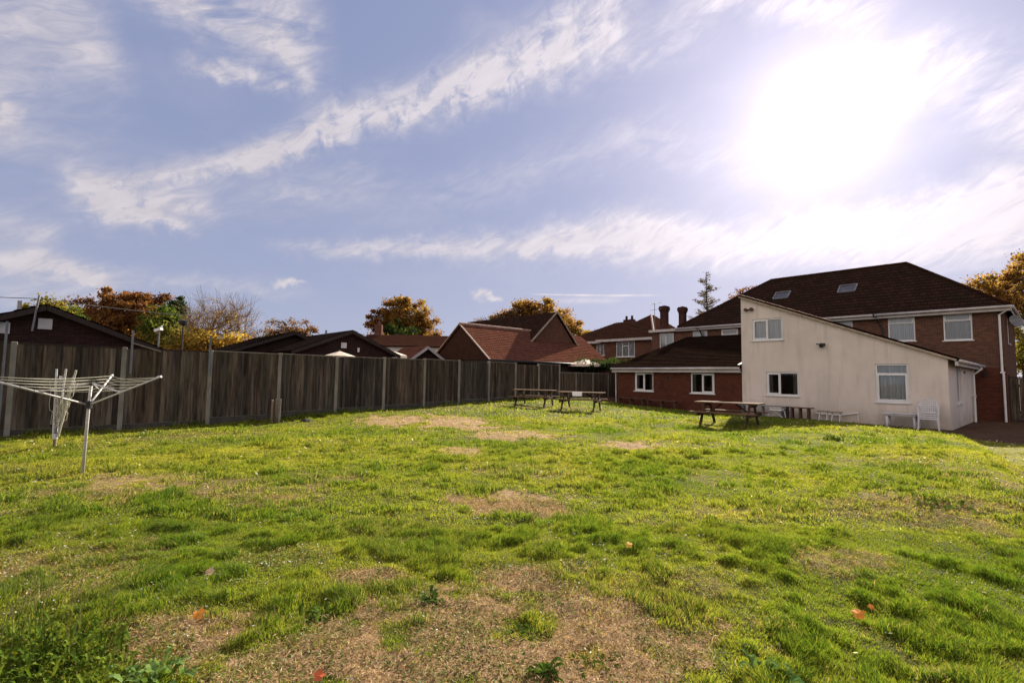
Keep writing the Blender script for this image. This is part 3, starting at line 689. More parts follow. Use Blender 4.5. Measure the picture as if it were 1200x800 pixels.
mb = MB(); mb.tube([(-14.45, -.25, 2.17), (-7.26, -.25, 2.17)], .06, 8); mb.build('gutter', M['fascia'], ex, smooth=True)
mb = MB(); mb.tube([(-14.3, -.25, 2.12), (-14.25, -.05, 1.9), (-14.24, -.04, -.1)], .035, 8); mb.build('downpipe', M['fascia'], ex)
mb = MB(); mb.box(-11.1, -11.0, -.03, .02, 1.62, 1.78); mb.build('wall_vent', M['dark'], ex)
mb = MB(); mb.box(-7.42, -7.26, -.2, 7.9, 2.25, 2.26); mb.obox((-7.30, -.2, 2.33), (-7.30, 8.0, 4.56), .1, .03); mb.build('flashing', M['lead'], ex)

# ---------------------------------------------------------------- the two storey brick house behind
ho = thing('brick_house', 'large two-storey brown brick house with a long hipped brown tile roof', 'house', (CX, CY, 0), GA)
BH = 8.08
hH = [(-13.9, -12.88, 4.0, 4.87), (-11.95, -10.87, 4.45, 4.87), (-5.75, -4.75, 3.9, 4.93), (-3.21, -2.11, 3.72, 4.96), (-1.04, 0.0, 3.67, 4.96), (-16.4, -15.3, 3.7, 4.84)]
wall(ho, 'front_wall', M['brick'], Tf(BH), -17.0, 1.04, 2.38, 5.0, hH)
wall(ho, 'lower_wall', M['redbrick'], Tf(BH - .015), -17.0, 1.05, -.3, 2.38, [])
wall(ho, 'side_wall', M['brick'], Ts(1.04), BH, 16.1, -.3, 5.0, [(10.5, 11.6, 3.6, 4.9)])
mb = MB(); mb.face([(-17, BH, -.3), (-17, BH, 5), (-17, 16.1, 5), (-17, 16.1, -.3)]); mb.face([(-17, 16.1, -.3), (-17, 16.1, 5), (1.04, 16.1, 5), (1.04, 16.1, -.3)]); mb.build('back_wall', M['brick'], ho)
mb = MB(); mb.box(-17.05, 1.0, BH + .6, 16.05, 4.6, 4.7); mb.build('ceiling', M['interior'], ho)
window(ho, Tf(BH), *hH[0], (), curt='net', sill=False)
window(ho, Tf(BH), *hH[1], (), curt='blind', casements=[(-1, 0, 1)], sill=False)
window(ho, Tf(BH), *hH[2], (.5,), curt='net')
window(ho, Tf(BH), *hH[3], (), trans=[(-1, .73)], curt='net', casements=[(-1, .73, 1)])
window(ho, Tf(BH), *hH[4], (), trans=[(-1, .73)], curt='blind', casements=[(-1, .73, 1)])
window(ho, Tf(BH), *hH[5], (.45,), curt='net')
window(ho, Ts(1.04), 10.5, 11.6, 3.6, 4.9, (.5,), curt='net')
e0, e1, zE, zR = BH - .3, 16.4, 5.1, 8.40
aL, aR, rL, rR = -15.0, 1.34, -10.34, -2.96
slope(ho, 'roof', M['tile'], (aL, e0, zE), (aR, e0, zE), (rR, 12.08, zR), (rL, 12.08, zR), .31)
slope(ho, 'roof', M['tile'], (aR, e0, zE), (aR, e1, zE), (rR, 12.08, zR), (rR, 12.08, zR), .31)
slope(ho, 'roof', M['tile'], (aR, e1, zE), (aL, e1, zE), (rL, 12.08, zR), (rR, 12.08, zR), .31)
slope(ho, 'roof', M['tile'], (aL, e1, zE), (aL, e0, zE), (rL, 12.08, zR), (rL, 12.08, zR), .31)
ridge(ho, [(rL, 12.08, zR + .02), (rR, 12.08, zR + .02)], .1, M['tilebr'])
ridge(ho, [(rR, 12.08, zR + .01), (aR - .1, e0 + .1, zE + .1)], .085, M['tilebr'], 'hip_tiles')
ridge(ho, [(rL, 12.08, zR + .01), (aL + .1, e0 + .1, zE + .1)], .085, M['tilebr'], 'hip_tiles')
mb = MB(); mb.box(aL, aR, e0 + .03, e0 + .06, zE - .19, zE - .005); mb.box(aL, aR, e0 + .06, BH, zE - .19, zE - .165); mb.box(aR - .06, aR - .03, e0 + .06, e1, zE - .19, zE - .02)
mb.build('fascia_board', M['fascia'], ho)
mb = MB(); mb.tube([(-3.7, e0 - .04, zE - .01), (aR + .02, e0 - .04, zE - .01)], .06, 8); mb.tube([(aL, e0 - .04, zE - .03), (-3.78, e0 - .04, zE - .01)], .06, 8); mb.tube([(aR + .04, e0, zE - .02), (aR + .04, e1, zE - .02)], .06, 8)
mb.build('gutter', M['fascia'], ho, smooth=True)
mb = MB(); mb.tube([(aR + .02, e0, zE - .05), (.92, BH - .1, zE - .35), (.92, BH - .07, 2.2), (.96, BH - .1, 2.05), (.96, BH - .1, -.05)], .045, 8); mb.box(.85, 1.02, BH - .14, BH, 2.12, 2.18); mb.build('downpipe', M['upvc'], ho)
for a in (-3.68, -13.4):
    mb = MB(); mb.tube([(a, e0 - .03, zE + .05), (a + .12, BH - .07, zE - .38), (a + .25, BH - .06, zE - .7), (a + .25, BH - .06, 3.0)], .045, 8); mb.box(a - .08, a + .08, e0 - .08, e0 + .05, zE - .12, zE + .06); mb.build('downpipe', M['dark'], ho)
for (c, z) in ((-9.0, 6.98), (-5.45, 6.98)):                   # roof lights lying in the front slope
    k = (zR - zE) / (12.08 - e0); P = lambda a, z, h: (a, e0 + (z - zE) / k - h * .6, z + h * .8)
    mb = MB(); q = [P(c - .42, z - .24, .07), P(c + .42, z - .24, .07), P(c + .42, z + .24, .07), P(c - .42, z + .24, .07)]
    for i in range(4): mb.obox(q[i], q[(i + 1) % 4], .07, .07, (0, -.6, .8))
    f = mb.build('roof_light', M['lead'], ho)
    mb = MB(); q = [P(c - .38, z - .21, .06), P(c + .38, z - .21, .06), P(c + .38, z + .21, .06), P(c - .38, z + .21, .06)]; mb.face(q); mb.build('pane', M['leadpane'], f)
mb = MB(); mb.box(-17.1, -15.02, e0 + .02, 11.2, 4.93, 5.10); mb.build('flat_roof', M['fascia'], ho)
for i, (a, b, h, w) in enumerate(((-16.55, 9.0, 6.90, .44), (-15.45, 9.6, 6.80, .40))):     # corbelled chimney stacks
    mb = MB(); mb.box(a - w / 2, a + w / 2, b - w / 2, b + w / 2, 4.9, h - .42)
    for j, (e, z0, z1) in enumerate(((.025, .42, .34), (.05, .34, .26), (.075, .26, .08), (.045, .08, .0))):
        mb.box(a - w / 2 - e, a + w / 2 + e, b - w / 2 - e, b + w / 2 + e, h - z0, h - z1)
    c = mb.build('chimney', M['chim'], ho)
    mb = MB(); mb.tube([(a, b, h), (a, b, h + .05)], [w * .5, w * .3], 12); mb.build('chimney_cap', M['chim'], c)
mb = MB(); p = (-17.1, 8.6); mb.tube([(*p, 4.2), (*p, 7.15)], .022, 6)
for z in (7.1, 6.65): mb.tube([(p[0] - .35, p[1], z), (p[0] + .55, p[1], z + .03)], .013, 5)
for k in range(5): mb.tube([(p[0] - .3 + k * .16, p[1] - .18, 7.11), (p[0] - .3 + k * .16, p[1] + .18, 7.11)], .009, 4)
mb.build('aerial', M['lead'], ho)
mb = MB(); mb.tube([(-14.0, 11.2, 6.2), (-14.0, 11.2, 6.95)], .02, 6); mb.tube([(-14.0, 11.2, 6.9), (-14.6, 11.2, 7.05)], .012, 5); mb.build('aerial', M['metal'], ho)
mb = MB(); mb.tube([(.36, BH - .12, 2.05), (.36, BH, 2.08)], [.10, .07], 10); mb.build('wall_light', M['dark'], ho)
mb = MB()                                                      # satellite dish on the flank wall
c = Vector((1.42, 9.2, 4.55)); n_ = Vector((.6, -.7, .35)).normalized(); x_ = n_.orthogonal().normalized(); y_ = n_.cross(x_)
for (r0, h0), (r1, h1) in (((0.0, -.08), (.16, -.055)), ((.16, -.055), (.30, 0))):
    for j in range(16):
        t0, t1 = j * math.pi / 8, (j + 1) * math.pi / 8
        Q = lambda r, t, h: c + x_ * (r * math.cos(t)) + y_ * (r * math.sin(t)) + n_ * h
        mb.face([Q(r0, t0, h0), Q(r1, t0, h1), Q(r1, t1, h1), Q(r0, t1, h0)])
mb.tube([c - n_ * .08, (1.04, 9.3, 4.45)], .02, 6); mb.tube([c - y_ * .2, c + n_ * .3], .01, 5); mb.build('satellite_dish', M['lead'], ho)

# ---------------------------------------------------------------- timber yard gate right of the house, pale garage beyond
gt = thing('timber_gate', 'dark brown boarded timber gate closing the side passage of the house', 'gate', (*ab(1.1, 9.0), 0), GA)
mb = MB(); rr = random.Random(2)
for i in range(26): x = i * .148; mb.box(x, x + .14, rr.uniform(-.006, .006), .028, .02, 1.92, (rr.uniform(.7, 1.2),) * 3)
mb.build('boards', M['board'], gt)
mb = MB(); mb.box(0, 3.85, .03, .09, .3, .42); mb.box(0, 3.85, .03, .09, 1.5, 1.62); mb.box(-.02, 3.9, -.02, .09, 1.925, 1.97); mb.build('rails', M['darkwood'], gt)
for x in (-.06, 1.9, 3.86): mb = MB(); mb.box(x - .05, x + .05, -.05, -.008, 0, 2.05); mb.build('gate_post', M['darkwood'], gt)
gr = thing('garage', 'small cream gabled garage roof seen above the timber gate', 'garage', (*ab(5.2, 16.5), 0), GA)
mb = MB(); mb.face([(-2.4, 0, 0), (3, 0, 0), (3, 0, 2.2), (.3, 0, 3.7), (-2.4, 0, 2.2)]); mb.face([(-2.4, 0, 0), (-2.4, 0, 2.2), (-2.4, 6, 2.2), (-2.4, 6, 0)]); mb.face([(3, 0, 0), (3, 6, 0), (3, 6, 2.2), (3, 0, 2.2)]); mb.face([(-2.4, 6, 0), (-2.4, 6, 2.2), (.3, 6, 3.7), (3, 6, 2.2), (3, 6, 0)]); mb.build('wall', M['whitewall'], gr)
slope(gr, 'roof', M['tiledk'], (-2.6, 6.1, 2.1), (-2.6, -.15, 2.1), (.3, -.15, 3.78), (.3, 6.1, 3.78)); slope(gr, 'roof', M['tiledk'], (3.2, -.15, 2.1), (3.2, 6.1, 2.1), (.3, 6.1, 3.78), (.3, -.15, 3.78))
mb = MB(); mb.obox((-2.6, -.17, 2.02), (.3, -.17, 3.72), .04, .16); mb.obox((3.2, -.17, 2.02), (.3, -.17, 3.72), .04, .16); mb.build('bargeboard', M['fascia'], gr)

# ---------------------------------------------------------------- the long fence
fe = thing('fence', 'tall dark weathered close-board fence with pale concrete posts along the left side of the lawn', 'fence', (F0[0], F0[1], 0), math.atan2(dF[1], dF[0]))
SP = 1.93
def fx(n): return SP * n
tops = {-2: 2.2, -1: 2.2, 0: 2.2, 1: 2.19, 2: 2.22, 3: 2.23, 4: 2.24, 5: 2.26, 6: 2.29, 7: 2.30, 8: 2.32, 9: 2.31, 10: 2.32, 11: 2.33}
def fbase(n): x, y = F0 + dF * SP * n; return gh(x - nF[0] * .15, y - nF[1] * .15)
rr = random.Random(12)
for n in range(-2, 11):
    zt = min(tops[n], tops[n + 1]); b0, b1 = fbase(n), fbase(n + 1); zb = min(b0, b1) + .05; gb = max(b0, b1) + .14
    stepped = n in (7, 9)                                     # panels without a pale top rail, slightly different height
    x0, x1 = fx(n) + .05, fx(n + 1) - .05
    mb = MB(); k = 17; w = (x1 - x0) / k
    pan = rr.uniform(.8, 1.2); ptint = rr.uniform(-.07, .09)
    for i in range(k):
        v = rr.uniform(.5, 1.4) * pan; tint = rr.uniform(-.06, .06) + ptint; a = x0 + i * w
        if rr.random() < .07: v *= 1.6
        c = (v * (1 + tint), v, v * (1 - tint)); y = rr.uniform(-.004, .004)
        top = zt - .035 + rr.uniform(-.010, .006) - (.05 if rr.random() < .04 else 0) - (.03 if stepped else 0)
        P = [(a - .008, -.030 + y), (a + w, -.016 + y), (a + w, -.006 + y), (a - .008, -.006 + y)]
        for (p, q) in ((0, 1), (1, 2), (3, 0)): mb.face([(*P[p], gb), (*P[q], gb), (*P[q], top), (*P[p], top)], c)
        mb.face([(*p, top) for p in P], c); mb.face([(P[3][0], P[3][1], gb), (P[2][0], P[2][1], gb), (P[2][0], P[2][1], top), (P[3][0], P[3][1], top)], c)
    mb.build('panel', M['board'], fe)
    mb = MB()
    for z in (gb + .25, (gb + zt) / 2, zt - .25): mb.box(x0, x1, .0, .04, z - .035, z + .035)
    mb.build('rail', M['darkwood'], fe)
    if not stepped: mb = MB(); mb.box(x0, x1, -.034, .045, zt - .033, zt - .003); mb.build('top_rail', M['cap'] if n >= 2 else M['darkwood'], fe)
    mb = MB(); mb.box(x0, x1, -.022, .02, min(b0, b1) - .15, gb - .003); mb.build('gravel_board', M['gravel'], fe)
for n in range(-2, 12):
    x = fx(n); zt = tops[n]; zb = fbase(n) - .2; mb = MB(); mb.box(x - .05, x + .05, -.055, .055, zb, zt)
    mb.build('post', M['post'], fe, bevel=.008)
for n, dxx, h in ((0, -.14, .42), (1, .13, .42), (2, -.05, .40)):             # thin steel uprights bolted to three posts
    mb = MB(); x = fx(n) + dxx; mb.obox((x, -.085, 1.55 if n else .35), (x, -.085, tops[n] + h), .04, .03, (0, 1, 0)); mb.build('upright', M['lead'], fe)
mb = MB(); mb.obox((fx(1) + .15, -.06, 2.30), (fx(1) + .75, -.05, 2.12), .03, .035); mb.build('strut', M['cap'], fe)
# lower fence carrying on towards the extension
lfn = thing('low_fence', 'lower brown boarded fence with thin concrete posts behind the two far picnic tables', 'fence', (F0[0], F0[1], 0), math.atan2(dF[1], dF[0]))
for n in range(11, 15):
    x0, x1 = fx(n) + .05 - .12, fx(n + 1) - .05 - .2; zt = 1.93 + (n - 11) * .01; mb = MB(); k = 16; w = (x1 - x0) / k
    for i in range(k):
        v = rr.uniform(.7, 1.4); a = x0 + i * w; mb.box(a, a + w - .004, -.02 + rr.uniform(-.004, .004), 0, .35, zt - .04, (v * 1.1, v, v * .95))
    mb.build('panel', M['board'], lfn)
    mb = MB(); mb.box(x0, x1, -.03, .03, zt - .038, zt); mb.build('top_rail', M['cap'] if n < 14 else M['darkwood'], lfn)
    mb = MB(); mb.box(x1, x1 + .08, -.05, .05, .2, zt + .01); mb.build('post', M['post'] if n < 14 else M['darkwood'], lfn)

# ---------------------------------------------------------------- other buildings
FA = math.atan2(dF[1], dF[0])
def frame_pt(o, d, t, off=0): return (o[0] + d[0] * t - d[1] * off, o[1] + d[1] * t + d[0] * off)
sh = thing('brick_hut', 'dark brick hut with a shallow gable and white vents behind the leftmost fence panels', 'building', (*frame_pt(F0, dF, 0, 3.0), 0), FA)
px_, pz = .86, 3.34                                            # gable peak (along the fence, height)
zl = lambda u: pz - (.385 * (u - px_) if u > px_ else .425 * (px_ - u))
mb = MB(); mb.face([(-4.5, 0, 0), (4.2, 0, 0), (4.2, 0, zl(4.2) - .1), (px_, 0, pz - .1), (-4.5, 0, zl(-4.5) - .1)]); mb.face([(4.2, 0, 0), (4.2, 7, 0), (4.2, 7, zl(4.2) - .1), (4.2, 0, zl(4.2) - .1)])
mb.face([(-4.5, 7, 0), (-4.5, 7, zl(-4.5) - .1), (px_, 7, pz - .1), (4.2, 7, zl(4.2) - .1), (4.2, 7, 0)]); mb.face([(-4.5, 0, 0), (-4.5, 0, zl(-4.5) - .1), (-4.5, 7, zl(-4.5) - .1), (-4.5, 7, 0)]); mb.build('wall', M['darkbrick'], sh)
slope(sh, 'roof', M['tiledk'], (4.5, -.25, zl(4.5)), (4.5, 7.2, zl(4.5)), (px_, 7.2, pz), (px_, -.25, pz)); slope(sh, 'roof', M['tiledk'], (-4.8, 7.2, zl(-4.8)), (-4.8, -.25, zl(-4.8)), (px_, -.25, pz), (px_, 7.2, pz))
mb = MB(); mb.obox((4.5, -.27, zl(4.5) - .10), (px_, -.27, pz - .1), .03, .13); mb.obox((-4.8, -.27, zl(-4.8) - .1), (px_, -.27, pz - .1), .03, .13); mb.build('bargeboard', M['darkwood'], sh)
for (u, z) in ((.90, 2.83), (.10, 2.66)):
    mb = MB(); mb.box(u - .14, u + .14, -.03, 0, z - .14, z + .14)
    for k in range(5): mb.box(u - .12, u + .12, -.045, -.03, z - .11 + k * .05, z - .08 + k * .05)
    mb.build('vent', M['upvc'], sh)
mb = MB(); mb.box(.38, .46, .3, .4, 3.1, 3.42); mb.build('flue', M['fascia'], sh)
mb = MB(); mb.tube([(.62, -.3, 2.6), (.70, -.3, 3.55)], .022, 6); mb.tube([(.7, -.3, 3.45), (.72, -.1, 3.42)], .012, 5); mb.build('aerial', M['lead'], sh)
# overhead cable
p0 = Vector((*frame_pt(F0, dF, .7, 2.75), 3.46)); mb = MB()
for a, b, s in ((p0, Vector((-24, 10.5, 3.75)), .12), (p0 + Vector((.1, .3, .0)), Vector((-16.4, 33, 5.6)), .3)):
    q = [a.lerp(b, t / 10) - Vector((0, 0, s * math.sin(math.pi * t / 10))) for t in range(11)]; mb.tube(q, .009, 5)
tag(mb.build('overhead_cable', M['dark']), 'thin dark overhead cable running to the aerial on the brick hut', 'cable')

def hut(name, label, peak, ha, hb, he, zp, L, mat, roofm):
    """gable end facing +x (local), ridge along -x; ha/hb half widths"""
    o = thing(name, label, 'building', (peak[0], peak[1], 0), GA)
    mb = MB(); mb.face([(0, -ha, 0), (0, hb, 0), (0, hb, he), (0, 0, zp), (0, -ha, he)]); mb.face([(0, -ha, 0), (0, -ha, he), (-L, -ha, he), (-L, -ha, 0)]); mb.face([(0, hb, 0), (-L, hb, 0), (-L, hb, he), (0, hb, he)])
    mb.face([(-L, -ha, 0), (-L, -ha, he), (-L, 0, zp), (-L, hb, he), (-L, hb, 0)]); mb.build('wall', mat, o)
    k1 = (zp - he) / ha; k2 = (zp - he) / hb
    slope(o, 'roof', roofm, (-L - .2, -ha - .35, he - .35 * k1 + .1), (.3, -ha - .35, he - .35 * k1 + .1), (.3, 0, zp + .1), (-L - .2, 0, zp + .1)); slope(o, 'roof', roofm, (.3, hb + .35, he - .35 * k2 + .1), (-L - .2, hb + .35, he - .35 * k2 + .1), (-L - .2, 0, zp + .1), (.3, 0, zp + .1))
    mb = MB(); mb.obox((.31, -ha - .35, he - .35 * k1 + .0), (.31, 0, zp), .03, .16); mb.obox((.31, hb + .35, he - .35 * k2 + .0), (.31, 0, zp), .03, .16); mb.build('bargeboard', M['darkwood'], o)
    return o
h1 = hut('low_brick_building', 'dark brick building with a vented gable just right of the middle of the long fence', (-8.3, 25.6), 2.6, 2.4, 2.75, 3.78, 9, M['darkbrick'], M['tiledk'])
mb = MB(); mb.box(0, .04, -.46, -.18, 2.95, 3.23); mb.build('vent', M['upvc'], h1); mb = MB(); mb.tube([(.06, .46, 2.78), (.06, .46, 3.0)], .06, 8); mb.build('flue', M['upvc'], h1)
mb = MB(); mb.tube([(-2.6, -.2, 3.8), (-2.6, -.2, 4.02)], .06, 8); mb.build('flue', M['lead'], h1)
h2 = hut('low_brick_building', 'black-roofed low building left of the vented brick gable', (-11.9, 27.2), 2.9, 2.6, 2.75, 3.80, 6.5, M['darkbrick'], M['tiledk'])
# white building far behind
wb = thing('white_building', 'long white-walled building with a dark red roof beyond the fence', 'building', (-7.4, 48.5, 0), rad(4))
mb = MB(); mb.box(-6.2, 4.5, 0, 6, 0, 4.5); mb.build('wall', M['whitewall'], wb)
for x in (-3.0, -.9, 1.4): mb = MB(); mb.box(x - .09, x + .12, -.03, .02, 3.4, 4.2); mb.build('window', M['dark'], wb)
slope(wb, 'roof', M['tilebr'], (-7.2, -.35, 4.45), (4.8, -.35, 4.45), (4.8, 3, 5.75), (-7.2, 3, 5.75)); slope(wb, 'roof', M['tilebr'], (4.8, 6.3, 4.45), (-7.2, 6.3, 4.45), (-7.2, 3, 5.75), (4.8, 3, 5.75))
mb = MB(); mb.box(-6.4, -5.7, 2.6, 3.3, 5, 6.75); mb.tube([(-6.05, 2.95, 6.75), (-6.05, 2.95, 7.1)], [.16, .12], 8); mb.build('chimney', M['farbrick'], wb)
st_ = hut('small_outhouse', 'small dark outhouse with white bargeboards left of the red tiled barn', (-5.35, 31.0), .9, .95, 2.75, 3.35, 2.5, M['darkbrick'], M['tilered'])
for c in st_.children:
    if c.name.startswith('barge'): c.data.materials[0] = M['fascia']

# tiled barn just behind the fence
B0 = np.array([-1.20, 28.6]); AP = B0 - dA * 2.93
bn = thing('tiled_barn', 'low barn with a large red tiled roof and brown gable behind the fence', 'barn', (AP[0], AP[1], 0), GA)
slope(bn, 'roof', M['tilered'], (2.93, -.1, 2.62), (2.93, 11.5, 2.62), (0, 11.5, 4.80), (0, -.1, 4.80), .2, lift=.018, thick=.08)
slope(bn, 'roof', M['tilered'], (-2.93, 11.5, 2.72), (-2.93, -.1, 2.72), (0, -.1, 4.80), (0, 11.5, 4.80), .2, lift=.018, thick=.08)
slope(bn, 'gable_tiles', M['tilehung'], (-2.72, 0, 2.7), (2.72, 0, 2.6), (.01, 0, 4.68), (-.01, 0, 4.68), .16, lift=.015, thick=.02)
mb = MB(); mb.box(-2.7, 2.6, .05, 11.4, 0, 2.62); mb.build('wall', M['darkwood'], bn)
mb = MB(); mb.obox((2.97, -.1, 2.60), (0, -.1, 4.84), .10, .05); mb.obox((-2.97, -.1, 2.70), (0, -.1, 4.84), .10, .05); mb.build('verge', M['verge'], bn)
ridge(bn, [(0, -.1, 4.84), (0, 8.3, 4.84)], .10, M['ridge'])
gutter(bn, (2.98, -.1, 2.55), (2.98, 11.4, 2.55), .06, M['dark'])
# taller wing behind the barn
Wp = np.array([3.05, 35.2])
wg = thing('tiled_house', 'taller brown tiled house with a plain brick gable standing behind the red barn roof', 'house', (Wp[0], Wp[1], 0), GA)
zp, ze, L = 6.25, 3.9, 10.2
mb = MB(); mb.face([(0, -2.6, 0), (0, 2.2, 0), (0, 2.2, ze), (0, 0, zp - .1), (0, -2.6, ze)]); mb.face([(0, -2.6, 0), (0, -2.6, ze), (-L, -2.6, ze), (-L, -2.6, 0)]); mb.face([(0, 2.2, 0), (-L, 2.2, 0), (-L, 2.2, ze), (0, 2.2, ze)]); mb.face([(-L, -2.6, 0), (-L, -2.6, ze), (-L, 0, zp - .1), (-L, 2.2, ze), (-L, 2.2, 0)]); mb.build('wall', M['farbrick'], wg)
slope(wg, 'roof', M['tile'], (-L, -2.85, 3.75), (.15, -2.85, 3.75), (.15, 0, zp), (-L, 0, zp)); slope(wg, 'roof', M['tile'], (.15, 2.5, 3.75), (-L, 2.5, 3.75), (-L, 0, zp), (.15, 0, zp))
mb = MB(); mb.obox((.18, -2.85, 3.72), (.18, 0, zp), .05, .10); mb.obox((.18, 2.5, 3.72), (.18, 0, zp), .05, .10); mb.build('verge', M['verge'], wg)

# brick semis right of the barn
se = thing('brick_house', 'pair of joined brick houses with brown hipped roofs between the barn and the chimney stacks', 'house', (CX, CY, 0), GA)
b1, b2 = 10.79, 11.6
hS1 = [(-22.07, -20.26, 3.40, 4.62)]; hS2 = [(-24.75, -23.6, 3.60, 4.6), (-27.3, -26.2, 3.5, 4.4)]
wall(se, 'front_wall', M['farbrick'], Tf(b1), -23.2, -18.62, 0, 4.8, hS1); wall(se, 'front_wall', M['farbrick'], Tf(b2), -28.6, -23.2, 0, 4.8, hS2)
wall(se, 'side_wall', M['farbrick'], Ts(-18.62), b1, 17.5, 0, 4.8, [])
mb = MB(); mb.face([(-28.6, b2, 0), (-28.6, b2, 4.8), (-28.6, 17.5, 4.8), (-28.6, 17.5, 0)]); mb.face([(-28.6, 17.5, 0), (-28.6, 17.5, 4.8), (-18.6, 17.5, 4.8), (-18.6, 17.5, 0)]); mb.box(-28.5, -18.7, b2 + 1, 17.4, 4.5, 4.6); mb.build('back_wall', M['farbrick'], se)
window(se, Tf(b1), *hS1[0], (.33, .67), trans=[(1, .72)], curt='net'); window(se, Tf(b2), *hS2[0], (.33, .66), trans=[(1, .72)], curt='net'); window(se, Tf(b2), *hS2[1], (), trans=[(-1, .75)], curt='drape')
pk = (-20.9, 14.2, 7.15)
slope(se, 'roof', M['tilebr'], (-23.9, b1 - .3, 4.88), (-18.3, b1 - .3, 4.88), pk, pk, .26); slope(se, 'roof', M['tilebr'], (-18.3, b1 - .3, 4.88), (-18.3, 17.8, 4.88), (pk[0], 14.6, pk[2]), pk, .26)
slope(se, 'roof', M['tilebr'], (-18.3, 17.8, 4.88), (-23.9, 17.8, 4.88), (pk[0], 14.6, pk[2]), (pk[0], 14.6, pk[2]), .26); slope(se, 'roof', M['tilebr'], (-23.9, 17.8, 4.88), (-23.9, b1 - .3, 4.88), pk, (pk[0], 14.6, pk[2]), .26)
pk2 = (-24.6, 14.4, 6.75)
slope(se, 'roof', M['tilebr'], (-28.9, b2 - .3, 4.86), (-22.5, b2 - .3, 4.86), (-22.5, 14.4, 6.75), pk2, .26); slope(se, 'roof', M['tilebr'], (-22.5, 17.8, 4.86), (-28.9, 17.8, 4.86), pk2, (-22.5, 14.4, 6.75), .26); slope(se, 'roof', M['tilebr'], (-28.9, 17.8, 4.86), (-28.9, b2 - .3, 4.86), pk2, pk2, .26)
mb = MB(); mb.box(-23.95, -18.25, b1 - .34, b1 - .3, 4.68, 4.88); mb.box(-29, -23.95, b2 - .34, b2 - .3, 4.66, 4.86); mb.obox((-23.97, b1 - .3, 4.76), (-23.97, b2 - .3, 4.76), .04, .18); mb.build('fascia_board', M['fascia'], se)
ridge(se, [pk, (-18.35, b1 - .25, 4.95)], .09, M['ridge'], 'hip_tiles')
for a in (-24.2, -23.6): mb = MB(); mb.box(a - .2, a + .2, 15.1, 15.6, 5.5, 7.05); mb.tube([(a, 15.35, 7.05), (a, 15.35, 7.4)], [.12, .1], 8); mb.build('chimney', M['chim'], se)
mb = MB(); mb.tube([(-18.5, b1 - .35, 4.7), (-18.5, b1 - .1, 4.4), (-18.5, b1 - .1, 0)], .05, 6); mb.build('downpipe', M['fascia'], se)
# garden pergola / outbuilding roof and shrubs between barn and extension
pe = thing('lean_to_shed', 'dark flat-roofed shed over a brick wall behind the low fence', 'shed', (5.6, 34.0, 0), GA)
mb = MB(); mb.box(-4.2, 3.2, 0, 2.5, 0, 2.35); mb.build('wall', M['farbrick'], pe); mb = MB(); mb.box(-4.5, 3.4, -.3, 2.7, 2.36, 2.62); mb.build('roof', M['darkwood'], pe)
# garden parasols beyond the fence
def parasol(x, y, z, r, label):
    o = thing('garden_parasol', label, 'parasol', (x, y, 0), 0, 'cream garden parasols beyond the fence')
    mb = MB()
    for k in range(8):
        t0, t1 = k * math.pi / 4, (k + 1) * math.pi / 4; mb.face([(0, 0, z), (r * math.cos(t0), r * math.sin(t0), z - r * .32), (r * math.cos(t1), r * math.sin(t1), z - r * .32)])
        mb.face([(r * math.cos(t0), r * math.sin(t0), z - r * .32), (r * math.cos(t0), r * math.sin(t0), z - r * .32 - .15), (r * math.cos(t1), r * math.sin(t1), z - r * .32 - .15), (r * math.cos(t1), r * math.sin(t1), z - r * .32)])
    mb.build('canopy', M['cream'], o); MB().tube([(0, 0, 0), (0, 0, z + .05)], .025, 8).build('pole', M['cap'], o); mb = MB(); mb.tube([(0, 0, 0), (0, 0, .1)], .25, 12); mb.build('base', M['post'], o)
p = atY(398, 411.2, 24); parasol(p[0], p[1], p[2], .95, 'cream parasol tip directly in front of the vented brick gable')
p = atY(461, 411.2, 29); parasol(p[0], p[1], p[2], .8, 'cream parasol tip in front of the white building')
p = atY(686, 420.5, 33.5); parasol(p[0], p[1], p[2], 1.15, 'pale parasol below the windows of the brick semis')
# street lamp and floodlight above the fence
p = atY(215, 376, 34); lp = thing('street_lamp', 'slim street lamp post with a small flat dark head', 'street lamp', (p[0], p[1], 0)); h = p[2]
MB().tube([(0, 0, 0), (0, 0, h - .3)], [.07, .05], 8).build('post', M['dark'], lp); mb = MB(); mb.tube([(0, 0, h - .3), (0, 0, h - .22), (0, 0, h), (0, 0, h + .08)], [.08, .26, .30, .05], 10); mb.build('lamp_head', M['dark'], lp)
p = atY(186.5, 388, 22); fl = thing('flood_light', 'white floodlight on a thin pole left of the street lamp', 'floodlight', (p[0], p[1], 0)); h = p[2]
MB().tube([(0, 0, 0), (0, 0, h)], .03, 8).build('pole', M['lead'], fl); mb = MB(); mb.obox((-.17, 0, h + .02), (.16, -.08, h + .10), .14, .12); mb.obox((.05, -.03, h + .1), (.16, -.06, h + .22), .06, .05); mb.build('lamp_head', M['upvc'], fl)

